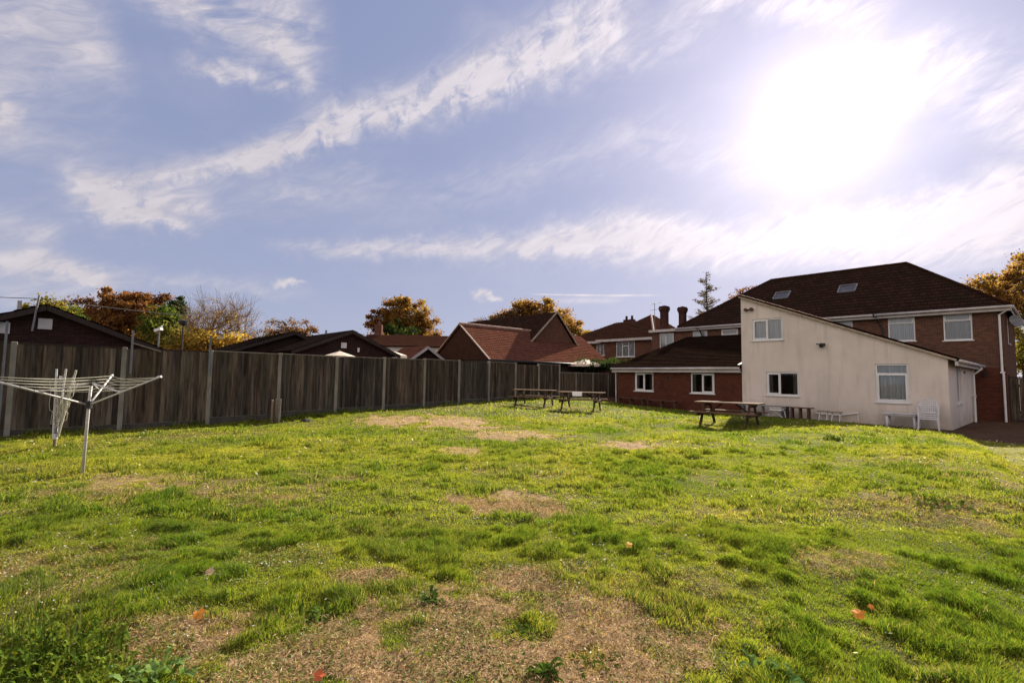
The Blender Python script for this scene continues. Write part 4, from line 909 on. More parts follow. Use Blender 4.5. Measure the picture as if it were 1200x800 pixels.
# ---------------------------------------------------------------- picnic tables
def picnic(x, y, ang, label):
    z = gh(x, y); t = thing('picnic_table', label, 'picnic table', (x, y, z), ang, 'wooden picnic tables on the lawn')
    rr = random.Random(int(x * 100)); L = .92
    mb = MB()
    for i in range(5):
        v = rr.uniform(.8, 1.35); yy = -.36 + i * .146; mb.box(-L + rr.uniform(-.01, .01), L + rr.uniform(-.01, .01), yy, yy + .138, .70 + rr.uniform(-.003, .003), .738, (v * 1.15, v * 1.05, v))
    mb.build('table_top', M['wood'], t, bevel=.005)
    for s in (-1, 1):
        mb = MB()
        for i in range(2): v = rr.uniform(.8, 1.3); yy = s * .70 - .14 + i * .142; mb.box(-L, L, yy, yy + .135, .425, .46, (v * 1.1, v, v * .95))
        mb.build('seat', M['wood'], t, bevel=.005)
    for s in (-1, 1):
        X = s * .64
        for k in (-1, 1):
            mb = MB(); mb.obox((X, k * .72, -.03), (X, k * .22, .70), .045, .10, (0, k, .7), (.55, .5, .5)); mb.build('leg', M['wood'], t)
        mb = MB(); mb.box(X + s * .024, X + s * .066, -.82, .82, .33, .424, (.6, .55, .55)); mb.box(X + s * .024, X + s * .066, -.34, .34, .61, .699, (.6, .55, .55)); mb.build('crossbar', M['wood'], t)
    mb = MB(); mb.obox((-.62, 0, .38), (-.2, 0, .68), .04, .08, (0, 1, 0), (.6, .55, .55)); mb.obox((.62, 0, .38), (.2, 0, .68), .04, .08, (0, 1, 0), (.6, .55, .55)); mb.build('brace', M['wood'], t)
    return t
picnic(6.55, 15.15, math.atan2(-.64, .77), 'weathered wooden picnic table nearest the white annex, with a dark shadow in front of it')
t2 = picnic(2.82, 20.3, math.atan2(-.36, .93), 'wooden picnic table carrying a sheet of white paper')
picnic(1.0, 21.75, math.atan2(-.36, .93), 'wooden picnic table nearest the fence corner, bare topped')
c, s_ = math.cos(math.atan2(-.36, .93)), math.sin(math.atan2(-.36, .93))
pp = Vector((2.82 + c * -.05 + s_ * .30, 20.3 + s_ * -.05 - c * .30, gh(2.82, 20.3) + .742))
mb = MB(); lx = Vector((c, s_, 0)); ly = Vector((s_, -c, 0))
for i in range(6):
    f = lambda k: pp + ly * min(k * .05, .12) - Vector((0, 0, max(0, k * .05 - .12) * .9)) + Vector((0, 0, .004 * math.sin(k)))
    mb.face([f(i) - lx * .22, f(i + 1) - lx * .20, f(i + 1) + lx * .16, f(i) + lx * .2])
tag(mb.build('paper_sheet', M['paper']), 'white paper sheet drooping over the edge of a picnic table', 'paper')

# ---------------------------------------------------------------- things along the buildings
def bench(name, label, a, b, L, h, d, mat, legs, group=None):
    x, y = ab(a, b); z = gh(x, y); t = thing(name, label, 'bench', (x, y, z), GA, group)
    mb = MB(); mb.box(-L / 2, L / 2, -d / 2, -.01, h - .04, h); mb.box(-L / 2, L / 2, .01, d / 2, h - .04, h); mb.build('seat', mat, t, bevel=.004)
    for i in range(legs):
        X = -L / 2 + .18 + (L - .36) * i / (legs - 1)
        mb = MB(); mb.obox((X, -d * .42, -.1), (X, -d * .3, h - .04), .06, .06); mb.obox((X, d * .42, -.1), (X, d * .3, h - .04), .06, .06); mb.box(X - .03, X + .03, -d * .38, d * .38, h - .12, h - .042); mb.build('leg', mat, t)
    return t
bench('low_bench', 'long low wooden bench against the brick wall under the left window', -12.95, -.45, 1.85, .40, .3, M['bench'], 3, 'low benches against the brick wall')
bench('low_bench', 'long low wooden bench against the brick wall between the two windows', -11.1, -.45, 1.85, .40, .3, M['bench'], 3, 'low benches against the brick wall')
bench('grey_bench', 'long grey slatted bench against the annex wall behind the near picnic table', -6.2, -.4, 2.0, .52, .32, M['lead'], 3)
bench('brown_stool_bench', 'short dark brown splay-legged bench against the annex wall', -4.66, -.5, .98, .50, .32, M['bench'], 3)
def px_ab(px, py, b):                                          # a on the row b in front of the wall
    d = ray(px, py); n = dB; t = ((CX - 0) * n[0] + (CY - 0) * n[1] + b) / (d[0] * n[0] + d[1] * n[1]); p = d[:2] * t - np.array([CX, CY]); return float(p @ dA)
def frame_rack(a, b, w, h, label):
    x, y = ab(a, b); t = thing('metal_trestle', label, 'trestle', (x, y, gh(x, y)), GA, 'white folding trestles by the annex wall')
    mb = MB(); mb.box(-w / 2, w / 2, -.09, .09, h, h + .04); mb.build('top_bar', M['cap'], t)
    for X in (-w * .32, w * .32):
        mb = MB(); mb.tube([(X, -.16, -.05), (X, 0, h)], .018, 6); mb.tube([(X, .16, -.05), (X, 0, h)], .018, 6); mb.tube([(X, -.1, h * .4), (X, .1, h * .4)], .012, 6); mb.build('leg', M['paintmetal'], t)
frame_rack(px_ab(965, 484, -.5), -.5, .42, .36, 'pale folding trestle left of its pair beside the brown bench')
frame_rack(px_ab(980, 484, -.45), -.45, .42, .36, 'pale folding trestle right of its pair beside the brown bench')
x, y = ab(-5.5, -.72); z = gh(x, y); t = thing('folding_chair', 'white tubular folding chair lying collapsed between the grey and the brown bench', 'chair', (x, y, z), GA)
mb = MB(); mb.tube([(-.35, 0, .05), (-.3, .02, .42), (.25, .02, .40), (.35, 0, .04)], .016, 6); mb.tube([(-.3, .1, .04), (.2, .1, .36)], .014, 6); mb.tube([(.25, -.08, .04), (-.25, .0, .38)], .014, 6); mb.build('frame', M['garden'], t)
mb = MB(); mb.obox((-.25, .03, .34), (.2, .03, .33), .22, .03); mb.build('seat', M['paper'], t)
x, y = ab(-5.15, -.55); z = gh(x, y); tt = thing('garden_tap', 'dark stubby tap post and coiled hose beside the brown bench', 'tap', (x, y, z), GA)
mb = MB(); mb.box(-.05, .05, -.05, .05, -.1, .50); mb.tube([(0, -.05, .42), (0, -.16, .40), (0, -.17, .34)], .02, 6); mb.build('post', M['dark'], tt)
mb = MB(); mb.tube([(.10 * math.cos(k * .7) * (1 + k * .005), -.07 - k * .002, .25 + .12 * math.sin(k * .7)) for k in range(30)], .013, 5); mb.build('hose', M['dark'], tt)
# white plastic table
x, y = ab(px_ab(1057, 484, -.55), -.55); z0 = -.02
wt = thing('plastic_table', 'white plastic garden table standing under the tall annex window', 'table', (x, y, z0), GA)
mb = MB(); mb.box(-.56, .5, -.3, .3, .50, .53); mb.box(-.52, .46, -.27, .27, .45, .497); mb.build('table_top', M['garden'], wt, bevel=.01)
for sx in (-.42, .38):
    for sy in (-.2, .2): mb = MB(); mb.tube([(sx, sy, -.12), (sx, sy, .45)], [.035, .045], 8); mb.build('leg', M['garden'], wt, smooth=True)
# stack of white plastic chairs
def plastic_chair(label):
    t = thing('plastic_chair', label, 'chair', (0, 0, 0), 0, 'stacked white plastic chairs')
    mb = MB(); mb.box(-.23, .23, -.24, .2, .41, .435); mb.box(-.24, .24, -.26, -.24, .38, .435); mb.build('seat', M['garden'], t, bevel=.008)
    mb = MB(); arch = [(-.24, .20, .44), (-.26, .24, .62), (-.23, .27, .76), (-.14, .29, .84), (0, .30, .87), (.14, .29, .84), (.23, .27, .76), (.26, .24, .62), (.24, .20, .44)]
    mb.tube(arch, .022, 6)
    for k in range(7):
        X = -.165 + k * .055; zt = .865 - (abs(X) / .26) ** 2 * .16; mb.obox((X, .20, .44), (X * 1.1, .295, zt), .026, .012, (0, 1, 0))
    mb.build('backrest', M['garden'], t)
    for s in (-1, 1):
        mb = MB(); mb.tube([(s * .26, .22, .62), (s * .29, .0, .64), (s * .29, -.2, .62), (s * .27, -.25, .55), (s * .26, -.26, .40)], .022, 6); mb.build('armrest', M['garden'], t)
        mb = MB(); mb.tube([(s * .25, -.26, .42), (s * .28, -.30, 0)], [.028, .022], 6); mb.build('leg', M['garden'], t); mb = MB(); mb.tube([(s * .24, .2, .44), (s * .27, .30, 0)], [.028, .022], 6); mb.build('leg', M['garden'], t)
    return t
proto = plastic_chair('white plastic armchair at the bottom of the stack by the annex corner')
sx, sy = ab(px_ab(1088, 490, -.75), -.75); labs = ['second white plastic armchair up in the stack', 'third white plastic armchair up in the stack', 'top white plastic armchair of the stack by the annex corner']
for k in range(4):
    o = proto if k == 0 else copy_tree(proto)
    if k: o['label'] = labs[k - 1]
    o.location = (sx + dB[0] * .015 * k, sy + dB[1] * .015 * k, -.03 + .07 * k); o.rotation_euler = (0, 0, GA + rad(6))

# ---------------------------------------------------------------- rotary washing lines
bx, by = -6.25, 7.45; bz = gh(bx, by)
rd = thing('rotary_dryer', 'open three-armed rotary washing line on a steel post', 'washing line', (bx, by, bz))
ln = Vector((.03, 0, 1)).normalized()
hub = Vector((.02, 0, 1.11 - bz)); top = Vector((.035, 0, 1.42 - bz))
MB().tube([(0, 0, -.1), tuple(hub), tuple(top)], [.021, .020, .018], 10).build('post', M['paintmetal'], rd, smooth=True)
MB().tube([hub - Vector((0, 0, .06)), hub + Vector((0, 0, .05))], .042, 10).build('hub', M['dark'], rd); MB().tube([top - Vector((0, 0, .03)), top + Vector((0, 0, .03))], .034, 10).build('top_collar', M['dark'], rd)
tips = []
for a in (-12, 117, 230):
    d = Vector((math.cos(rad(a)), math.sin(rad(a)), 0)); tip = hub + d * 1.2 + Vector((0, 0, .41)); tips.append(tip)
    mb = MB(); mb.tube([hub + d * .03, tip], .0135, 8); f = mb.build('arm', M['garden' if a == -12 else 'paintmetal'], rd, smooth=True)
    MB().tube([tip - d * .02, tip + d * .05 + Vector((0, 0, .015))], .018, 8).build('end_cap', M['garden'], f)
    j = hub.lerp(tip, .46); MB().tube([top + Vector((0, 0, .0)), j], .009 if a != -12 else .014, 6).build('strut', M['garden' if a == -12 else 'paintmetal'], rd)
mb = MB()
for r_ in (.50, .62, .74, .86, .97):
    q = [hub.lerp(t, r_) + Vector((0, 0, .012)) for t in tips]
    for i in range(3):
        a, b = q[i], q[(i + 1) % 3]; mb.tube([a.lerp(b, k / 6) - Vector((0, 0, .05 * r_ * math.sin(math.pi * k / 6))) for k in range(7)], .0042, 4, cap=False)
mb.build('clothes_line', M['rope'], rd)
fxp, fyp = -8.62, 9.6; fz = gh(fxp, fyp)
fd = thing('rotary_dryer', 'folded rotary washing line with its cords hanging in loops', 'washing line', (fxp, fyp, fz))
MB().tube([(0, 0, -.1), (0, 0, .30)], .026, 8).build('ground_socket', M['woodend'], fd); MB().tube([(0, 0, .2), (.03, 0, 1.35)], .02, 8).build('post', M['lead'], fd)
MB().tube([(0, 0, .18), (0, 0, .28)], .036, 8).build('hub', M['garden'], fd); MB().tube([(.03, 0, 1.30), (.03, 0, 1.37)], .032, 8).build('top_collar', M['garden'], fd)
rr = random.Random(4); bot = Vector((-.02, 0, .22))
arms = [(-.03, -.05, 1.50, 'garden'), (.08, .03, 1.50, 'paintmetal'), (.30, .0, 1.48, 'rope'), (.20, .06, 1.36, 'lead')]
for (x_, y_, z_, m_) in arms:
    MB().tube([bot + Vector((x_ * .25, y_ * .25, 0)), Vector((x_, y_, z_))], .017, 7).build('arm', M[m_], fd)
mb = MB()
for k in range(34):
    a1, a2 = rr.choice(arms), rr.choice(arms); t1, t2 = rr.uniform(.45, .98), rr.uniform(.35, .95)
    p = bot.lerp(Vector(a1[:3]), t1); q = bot.lerp(Vector(a2[:3]), t2); q += Vector((rr.uniform(-.12, .06), rr.uniform(-.1, .1), 0)); sag = rr.uniform(.15, .55)
    mb.tube([p.lerp(q, j / 8) - Vector((0.06 * math.sin(math.pi * j / 8) * rr.choice((0, 1)), 0, sag * math.sin(math.pi * j / 8))) for j in range(9)], .0052, 4, cap=False)
mb.build('clothes_line', M['rope'], fd)
# three stakes in front of the fence
for i, (px, py, h, lab) in enumerate(((318.2, 499, .63, 'short grey wooden stake in front of the fence, leftmost of three'), (322.5, 499, .64, 'short brown wooden stake between its two neighbours in front of the fence'), (326.6, 499.5, .68, 'pale sunlit wooden stake in front of the fence, rightmost of three'))):
    p = atY(px, py, 14.6 + .12 * (i == 1)); z = gh(p[0], p[1]); mb = MB(); mb.tube([(0, 0, -.1), (0.01 * (i - 1), .01, h - .02), (0.01 * (i - 1), .01, h)], [.034, .030, .024], 8)
    o = mb.build('wooden_stake', M['cap' if i == 2 else 'woodend']); o.location = (p[0], p[1], z); tag(o, lab, 'stake', 'wooden stakes by the fence')
    if i < 2: c = MB().tube([(0.01 * (i - 1), .01, h), (0.01 * (i - 1), .01, h + .025)], .026, 8).build('stake_cap', M['garden' if i == 0 else 'verge'], o)
# molehill
p = atY(359, 499, 14.9); z = gh(p[0], p[1]); mb = MB(); n_ = 14
for j in range(4):
    for k in range(n_):
        q = []
        for (jj, kk) in ((j, k), (j + 1, k), (j + 1, k + 1), (j, k + 1)):
            r_ = .22 * (1 - jj / 4); th = kk % n_ * 2 * math.pi / n_; w = 1 + .2 * math.sin(3.3 * (kk % n_) + jj * 2); q.append((r_ * w * math.cos(th), r_ * w * math.sin(th), .10 * math.sin(jj / 4 * math.pi / 2) - .02))
        mb.face(q)
o = mb.build('molehill', M['darkwood']); o.location = (p[0], p[1], z); tag(o, 'small dark heap of earth on the grass near the three stakes', 'molehill')

# ---------------------------------------------------------------- fallen orange leaves
def fallen_leaf(px, py, size, col, label, seed):
    r = random.Random(seed); x, y, _ = atZ(px, py, .05); z = gh(x, y) + .055
    m = bpy.data.materials.get('leaf_%s' % col[3]) or mnoise('leaf_%s' % col[3], col[:3], (col[0] * .7, col[1] * .6, col[2] * .6), 30, .6, .2, .002)
    mb = MB(); pts = []
    for k in range(22):
        t = k * 2 * math.pi / 22; lobe = .62 + .38 * abs(math.cos(2.5 * t)) ** .8; rr_ = size * lobe * (1 + .1 * r.random()); pts.append((rr_ * math.cos(t), rr_ * math.sin(t), size * (.18 * math.sin(t * 2 + seed) + .1 * math.cos(t))))
    for k in range(22): mb.face([(0, 0, .0), pts[k], pts[(k + 1) % 22]])
    o = mb.build('fallen_leaf', m); o.location = (x, y, z); o.rotation_euler = (rad(32), rad(-8), r.uniform(-.4, .4)); tag(o, label, 'leaf', 'bright fallen leaves on the lawn')
    MB().tube([(0, 0, 0), (-size * .9, 0, .01), (-size * 1.5, .01, .02)], size * .03, 4).build('stem', m, o)
OR = (.75, .30, .03, 'orange'); YE = (.78, .48, .05, 'yellow'); RD = (.60, .13, .04, 'red'); TN = (.62, .42, .25, 'tan')
fallen_leaf(233, 722, .038, OR, 'large bright orange leaf at the edge of the left bare patch', 1)
fallen_leaf(1006, 721, .040, OR, 'bright orange leaf in the lower right grass', 2)
fallen_leaf(1021, 710, .022, OR, 'tiny orange leaf just right of the larger orange one', 6)
fallen_leaf(737, 646, .034, YE, 'golden yellow leaf right of the big bare patch', 3)
fallen_leaf(374, 791, .030, RD, 'red-orange leaf at the bottom edge of the lawn', 4)
fallen_leaf(245, 677, .036, TN, 'tan leaf on the grass above the left bare patch', 5)

# ---------------------------------------------------------------- weeds
def leafblade(mb, base, az_, ln, wd, lift, droop, col, lob=0):
    d = Vector((math.cos(az_), math.sin(az_), 0)); s = Vector((-d.y, d.x, 0)); n = 6; prev = None
    for k in range(n + 1):
        t = k / n; p = base + d * (ln * t) + Vector((0, 0, lift * ln * math.sin(t * math.pi * .6) - droop * ln * t * t)); w = wd * math.sin(math.pi * min(1, t * .9 + .08)) ** .7 * (1 + (lob * (.5 if k % 2 else -.35))); w = w if k < n else .001
        cur = (p - s * w + Vector((0, 0, w * .35)), p, p + s * w + Vector((0, 0, w * .35)))
        if prev: mb.face([prev[0], prev[1], cur[1], cur[0]], col); mb.face([prev[1], prev[2], cur[2], cur[1]], col)
        prev = cur
def weed(px, py, n, ln, wd, spread, label, seed, lift=.6, lob=0, cols=((.075, .125, .018), (.11, .16, .03)), hgt=.0):
    r = random.Random(seed); x, y, _ = atZ(px, py, .03); z = gh(x, y); mb = MB()
    for k in range(n):
        a = r.random() * 6.283; b = Vector((r.gauss(0, spread), r.gauss(0, spread), r.random() * hgt)); l = ln * r.uniform(.6, 1.2); c = r.choice(cols); v = r.uniform(.7, 1.3)
        mb.tube([(0, 0, -.02), tuple(b * .5 - Vector((0, 0, .0))), tuple(b)], .0016, 3, c, cap=False)
        leafblade(mb, b, a, l, wd * r.uniform(.7, 1.2), lift * r.uniform(.4, 1.4), r.uniform(.1, .5), tuple(q * v for q in c), lob)
    o = mb.build('weed_plant', M['weed']); o.location = (x, y, z - .005); tag(o, label, 'weed', 'broad-leaved weeds in the lawn')
weed(50, 785, 380, .052, .010, .19, 'big leafy weed clump at the bottom left corner', 1, 1.0, .8, ((.075, .12, .015), (.14, .18, .025), (.05, .08, .012)), hgt=.10)
weed(15, 748, 140, .046, .009, .13, 'leafy weed clump above the bottom left corner clump', 11, 1.0, .8, ((.075, .12, .015), (.14, .18, .025)), hgt=.07)
weed(120, 802, 160, .046, .009, .12, 'leafy weed clump at the bottom edge right of the corner clump', 12, .9, .8, ((.08, .125, .015), (.15, .19, .025)), hgt=.06)
weed(185, 795, 60, .11, .018, .08, 'pale green weed at the bottom edge below the left bare patch', 2, .9, .5, ((.12, .20, .05), (.16, .24, .07)))
weed(640, 785, 34, .085, .016, .03, 'rosette weed in the bottom centre of the big bare patch', 3, .7)
weed(505, 703, 26, .085, .014, .035, 'dark rosette weed near the top of the big bare patch', 4, .7, 0, ((.045, .09, .018), (.07, .12, .025)))
weed(375, 715, 30, .075, .016, .06, 'pale weed in the grass tongue between both bare patches', 5, .8)
weed(560, 745, 30, .06, .010, .07, 'ragged grey-green weed in the centre of the bare patch', 6, .5, .5, ((.12, .15, .05), (.18, .19, .08)))
weed(620, 735, 40, .06, .010, .09, 'loose green weed right of the centre of the bare patch', 7, .6)
weed(900, 790, 36, .08, .018, .07, 'broad-leaved weed at the bottom edge right of the bare patch', 8, .8, 0, ((.10, .19, .05), (.14, .22, .06)))
weed(700, 770, 26, .06, .012, .06, 'small weed at the right side of the bare patch', 9, .6)
weed(980, 530, 60, .10, .018, .12, 'dark weed tuft on the lawn in front of the annex', 10, .9)
weed(1100, 603, 60, .09, .018, .18, 'low weed patch on the right of the lawn', 13, .7)
def tall_grass(px, py, n, h, spread, label, seed):
    r = random.Random(seed); x, y, _ = atZ(px, py, .05); z = gh(x, y); mb = MB()
    for k in range(n):
        b = Vector((r.gauss(0, spread), r.gauss(0, spread), 0)); hh = h * r.uniform(.6, 1.1); q = Vector((r.gauss(0, .12), r.gauss(0, .12), 0)) * hh * 2
        P = [b, b + q * .15 + Vector((0, 0, hh * .4)), b + q * .5 + Vector((0, 0, hh * .8)), b + q + Vector((0, 0, hh))]; c = r.choice(((.20, .22, .08), (.32, .30, .15), (.12, .17, .05)))
        mb.tube([(0, 0, -.02), tuple(b)], .0018, 3, c, cap=False); mb.tube(P, [.0022, .0018, .0014, .0008], 3, c, cap=False)
        if r.random() < .5: mb.tube([P[2], P[3]], [.004, .0015], 4, (.36, .32, .18), cap=False)
    o = mb.build('tall_grass', M['weed']); o.location = (x, y, z); tag(o, label, 'grass clump', 'clumps of tall seeding grass')
tall_grass(45, 760, 26, .42, .16, 'tall thin grass stems rising from the bottom left weeds', 1)
tall_grass(20, 560, 60, .24, .30, 'pale tall grass stems at the left edge near the washing lines', 2)
tall_grass(55, 562, 40, .22, .25, 'pale tall grass stems below the folded washing line', 3)

# ---------------------------------------------------------------- trees
def tree(name, label, cat, X, Y, H, crown, nclu, leaves, lsize, cols, seed, trunk_r=.25, clr=.9, barkm='bark', twigs=0, twl=1.0, lean=(0, 0), group=None, fork=.35, gz=0.0, tw_r=.018, upsweep=.6, leafmat='leaf'):
    """crown: list of (cx,cz,rx,rz,ry,colour index) ellipsoids relative to base; X,Y world"""
    r = np.random.default_rng(seed); t = thing(name, label, cat, (X, Y, gz), 0, group)
    vols = np.array([c[2] * c[3] * c[4] for c in crown]); pr_ = vols / vols.sum(); cl = []
    ci = r.choice(len(crown), nclu, p=pr_)
    for i in ci:
        c = crown[i]; v = r.normal(size=3); v /= np.linalg.norm(v); q = r.random() ** (.42)
        cl.append((c[0] + v[0] * q * c[2], v[1] * q * c[4], c[1] + v[2] * q * c[3], c[5]))
    cl = np.array(cl); cl = cl[np.argsort(np.linalg.norm(cl[:, :3] - np.array([0, 0, H * fork]), axis=1))]
    nodes = [np.array([0, 0, 0.]), np.array([lean[0] * .3, lean[1] * .3, H * fork * .5]), np.array([lean[0], lean[1], H * fork])]; par = [-1, 0, 1]
    nodes.append(np.array([lean[0] * 1.6, lean[1] * 1.6, H * fork * 1.6])); par.append(2)
    ends = []
    for c in cl:
        p = c[:3]; A = np.array(nodes[2:]); d = np.linalg.norm(A - p, axis=1) + np.maximum(0, (A[:, 2] - p[2])) * 1.2; j = int(np.argmin(d)) + 2
        a = nodes[j]; L = np.linalg.norm(p - a); m = a * .5 + p * .5 + r.normal(size=3) * L * .10 + np.array([0, 0, L * .08])
        nodes.append(m); par.append(j); nodes.append(p); par.append(len(nodes) - 2); ends.append(len(nodes) - 1)
    cnt = np.zeros(len(nodes))
    for e in ends:
        k = e
        while k >= 0: cnt[k] += 1; k = par[k]
    rad_ = trunk_r * (np.maximum(cnt, .6) / nclu) ** .5
    mb = MB()
    for k in range(1, len(nodes)):
        mb.tube([nodes[par[k]], nodes[k]], [max(.012, min(rad_[par[k]], rad_[k] * 1.5)), max(.010, rad_[k])], 6 if rad_[k] > .05 else 4, cap=False)
    if twigs:
        for e in ends:
            p = nodes[e]; d0 = p - nodes[par[par[e]]]; d0 = d0 / (np.linalg.norm(d0) + 1e-6)
            for _ in range(twigs):
                d = d0 + r.normal(size=3) * .45 + np.array([0, 0, upsweep * .4]); d /= np.linalg.norm(d); l = twl * r.uniform(.5, 1.2); b = p - d0 * r.random() * l * .5
                m1 = b + d * l * .5 + r.normal(size=3) * l * .06; e1 = b + d * l + np.array([0, 0, upsweep * .12 * l])
                mb.tube([b, m1, e1], [tw_r, tw_r * .7, tw_r * .4], 3, cap=False)
    mb.build('trunk', M[barkm], t)
    if leaves:
        n = leaves; k = r.integers(0, len(cl), n); C_ = cl[k, :3]; off = r.normal(size=(n, 3)) * clr * np.array([1, 1, .62]) * r.uniform(.35, 1.0, (len(cl), 1))[k]
        P0 = C_ + off; nrm = r.normal(size=(n, 3)); nrm[:, 2] += .5; nrm /= np.linalg.norm(nrm, axis=1, keepdims=True)
        a = np.cross(nrm, r.normal(size=(n, 3))); a /= np.linalg.norm(a, axis=1, keepdims=True); b = np.cross(nrm, a); s = lsize * (.5 + r.random((n, 1)))
        Q = np.stack([P0 - a * s, P0 - b * s * .55, P0 + a * s, P0 + b * s * .55], 1).reshape(-1, 3)
        pal_ = np.array(cols); ccl = np.minimum(cl[k, 3].astype(int), len(pal_) - 1); sh = r.integers(0, pal_.shape[1], len(cl))[k]; j2 = np.where(r.random(n) < .6, sh, r.integers(0, pal_.shape[1], n))
        cc = pal_[ccl, j2] * (.75 + .5 * r.random((n, 1)))
        npmesh('crown', Q, np.arange(n)[:, None] * 4 + np.arange(4)[None], M[leafmat], np.repeat(cc, 4, axis=0), t)
    return t
def ptx(px, Y): return atY(px, 435, Y)[0]
def pz_(py, Y, px=600): return atY(px, py, Y)[2]
RUST = [(.21, .095, .038), (.16, .07, .032), (.25, .13, .045), (.12, .055, .028)]
ORG = [(.29, .16, .048), (.22, .115, .038), (.33, .22, .065), (.17, .085, .032)]
GOLD = [(.42, .26, .055), (.34, .20, .045), (.27, .21, .055), (.44, .31, .08)]
GRN = [(.07, .11, .025), (.11, .14, .032), (.05, .08, .022), (.15, .17, .04)]
OLV = [(.19, .17, .042), (.23, .19, .048), (.13, .13, .034), (.27, .20, .046)]
DKG = [(.025, .045, .018), (.036, .058, .02), (.02, .035, .014), (.05, .065, .025)]
BRN = [(.20, .12, .07), (.15, .09, .06), (.25, .145, .08), (.12, .078, .055)]
PAL = [RUST, ORG, GOLD, GRN, OLV, DKG, BRN]
# left group behind the hut
Y = 58; k = Y / 587
tree('ivy_tree', 'small green rounded treetop directly behind the dark brick hut', 'tree', ptx(54, 30), 30, 6, [(0, 5.2, 1.1, .8, 1.1, 4), (-.8, 5.0, .8, .6, .8, 4), (.8, 4.95, .8, .6, .8, 3), (0, 4.4, 1.4, .7, 1.2, 3)], 80, 12000, .075, PAL, 31, .15, .28)
tree('copper_tree', 'large rust-brown tree behind the brick hut', 'tree', ptx(135, Y), Y, 11.5, [(-.3, 8.0, 4.4, 3.3, 4, 0), (3.0, 8.2, 3.3, 2.8, 3, 0), (0, 5.2, 4.6, 2.4, 4, 1), (-3.0, 5.4, 2.8, 2.4, 2.5, 6), (4.4, 6.9, 2.2, 2.4, 2, 1)], 230, 48000, .15, PAL, 32, .4, .62)
tree('green_tree', 'yellow-green tree right of the rust-brown tree', 'tree', ptx(186, Y - 6), Y - 6, 8, [(0, 6.0, 2.3, 2.4, 2, 3), (.6, 4.4, 2.8, 2.2, 2, 4), (-1.8, 3.9, 2, 1.8, 2, 1)], 110, 20000, .13, PAL, 33, .22, .5)
tree('dark_conifer', 'dark pointed conifer behind the yellow-green tree', 'tree', ptx(204, Y - 3), Y - 3, 10, [(0, 7.4, 1.3, 2.0, 1.2, 5), (0, 9.0, .6, 1.1, .6, 5), (.1, 5.5, 1.9, 2, 1.8, 5)], 100, 20000, .13, PAL, 34, .2, .35)
tree('golden_tree', 'low golden-yellow tree behind the fence left of the bare tree', 'tree', ptx(235, Y - 10), Y - 10, 6, [(0, 3.9, 2.9, 1.9, 2.5, 2), (3.0, 4.1, 2.6, 1.9, 2, 2), (-2.5, 3.6, 2.2, 1.8, 2, 4), (5, 3.0, 1.5, 1.2, 1.5, 4), (3.6, 2.6, 2.8, 1.2, 2, 1)], 140, 17000, .12, PAL, 35, .2, .5)
tree('bare_willow', 'bare fan-shaped tree with fine pale upswept twigs above the golden tree', 'tree', ptx(252, 50), 50, 9.3, [(0, 6.9, 3.6, 2.3, 2.6, 2), (-1.3, 5.9, 2.8, 1.6, 2, 2), (1.8, 6.2, 2.6, 1.9, 2, 2)], 120, 1600, .07, PAL, 36, .22, .7, 'palebark', 9, 1.9, fork=.30, tw_r=.016, upsweep=.9)
tree('bare_tree', 'faint thin bare tree between the fan-shaped tree and the brown domed tree', 'tree', ptx(300, 66), 66, 8.5, [(0, 6.2, 2.0, 2.0, 1.8, 6), (-1.8, 5.2, 1.8, 1.6, 1.6, 6)], 50, 500, .07, PAL, 37, .16, .6, 'palebark', 7, 1.4, fork=.4, tw_r=.016)
tree('brown_oak', 'sparse brown domed tree above the black-roofed building', 'tree', ptx(338, 66), 66, 9.5, [(0, 7.3, 3.4, 1.5, 3, 6), (1.8, 6.6, 2.2, 1.6, 2, 0), (-2.6, 6.0, 1.8, 1.2, 1.8, 4), (0, 5.4, 2.6, 1.3, 2, 6)], 110, 6200, .12, PAL, 38, .3, .45, fork=.42, twigs=3, twl=.7)
tree('bush', 'rounded golden bush low behind the fence beside the bare trees', 'bush', ptx(318, 60), 60, 4.4, [(0, 3.9, 2.2, 1.0, 2, 4), (-1.9, 3.8, 1.6, .8, 1.5, 2), (2.2, 3.9, 1.6, .8, 1.5, 3)], 60, 5000, .11, PAL, 39, .12, .4)
# middle oak
tree('autumn_oak', 'big orange oak with an open crown above the white building', 'tree', ptx(470, 82), 82, 15, [(0.2, 11.6, 4.2, 3.0, 4, 1), (-3.2, 10.6, 2.8, 1.9, 2.6, 0), (3.3, 9.4, 3.0, 3.2, 3, 1), (-4.6, 7.9, 2.4, 1.2, 2.4, 0), (4.6, 6.8, 2.0, 2.2, 2, 1), (-.5, 8.8, 3.6, 2.4, 3, 4)], 190, 34000, .165, PAL, 40, .5, .62, fork=.35)
tree('holly_tree', 'dense dark green tree in front of the middle oak', 'tree', ptx(463, 76), 76, 10, [(0, 7.0, 3.0, 3.0, 2.6, 5), (-2.3, 5.8, 2.2, 2.0, 2, 5), (2.0, 6.2, 2.0, 2.2, 2, 3)], 90, 14000, .15, PAL, 41, .25, .55)
tree('small_autumn_tree', 'small russet treetop just left of the white building chimney', 'tree', ptx(437, 70), 70, 6.8, [(0, 5.9, 1.7, 1.1, 1.5, 0), (1.4, 6.3, 1.0, 1.1, 1, 1)], 40, 3200, .13, PAL, 42, .14, .4)
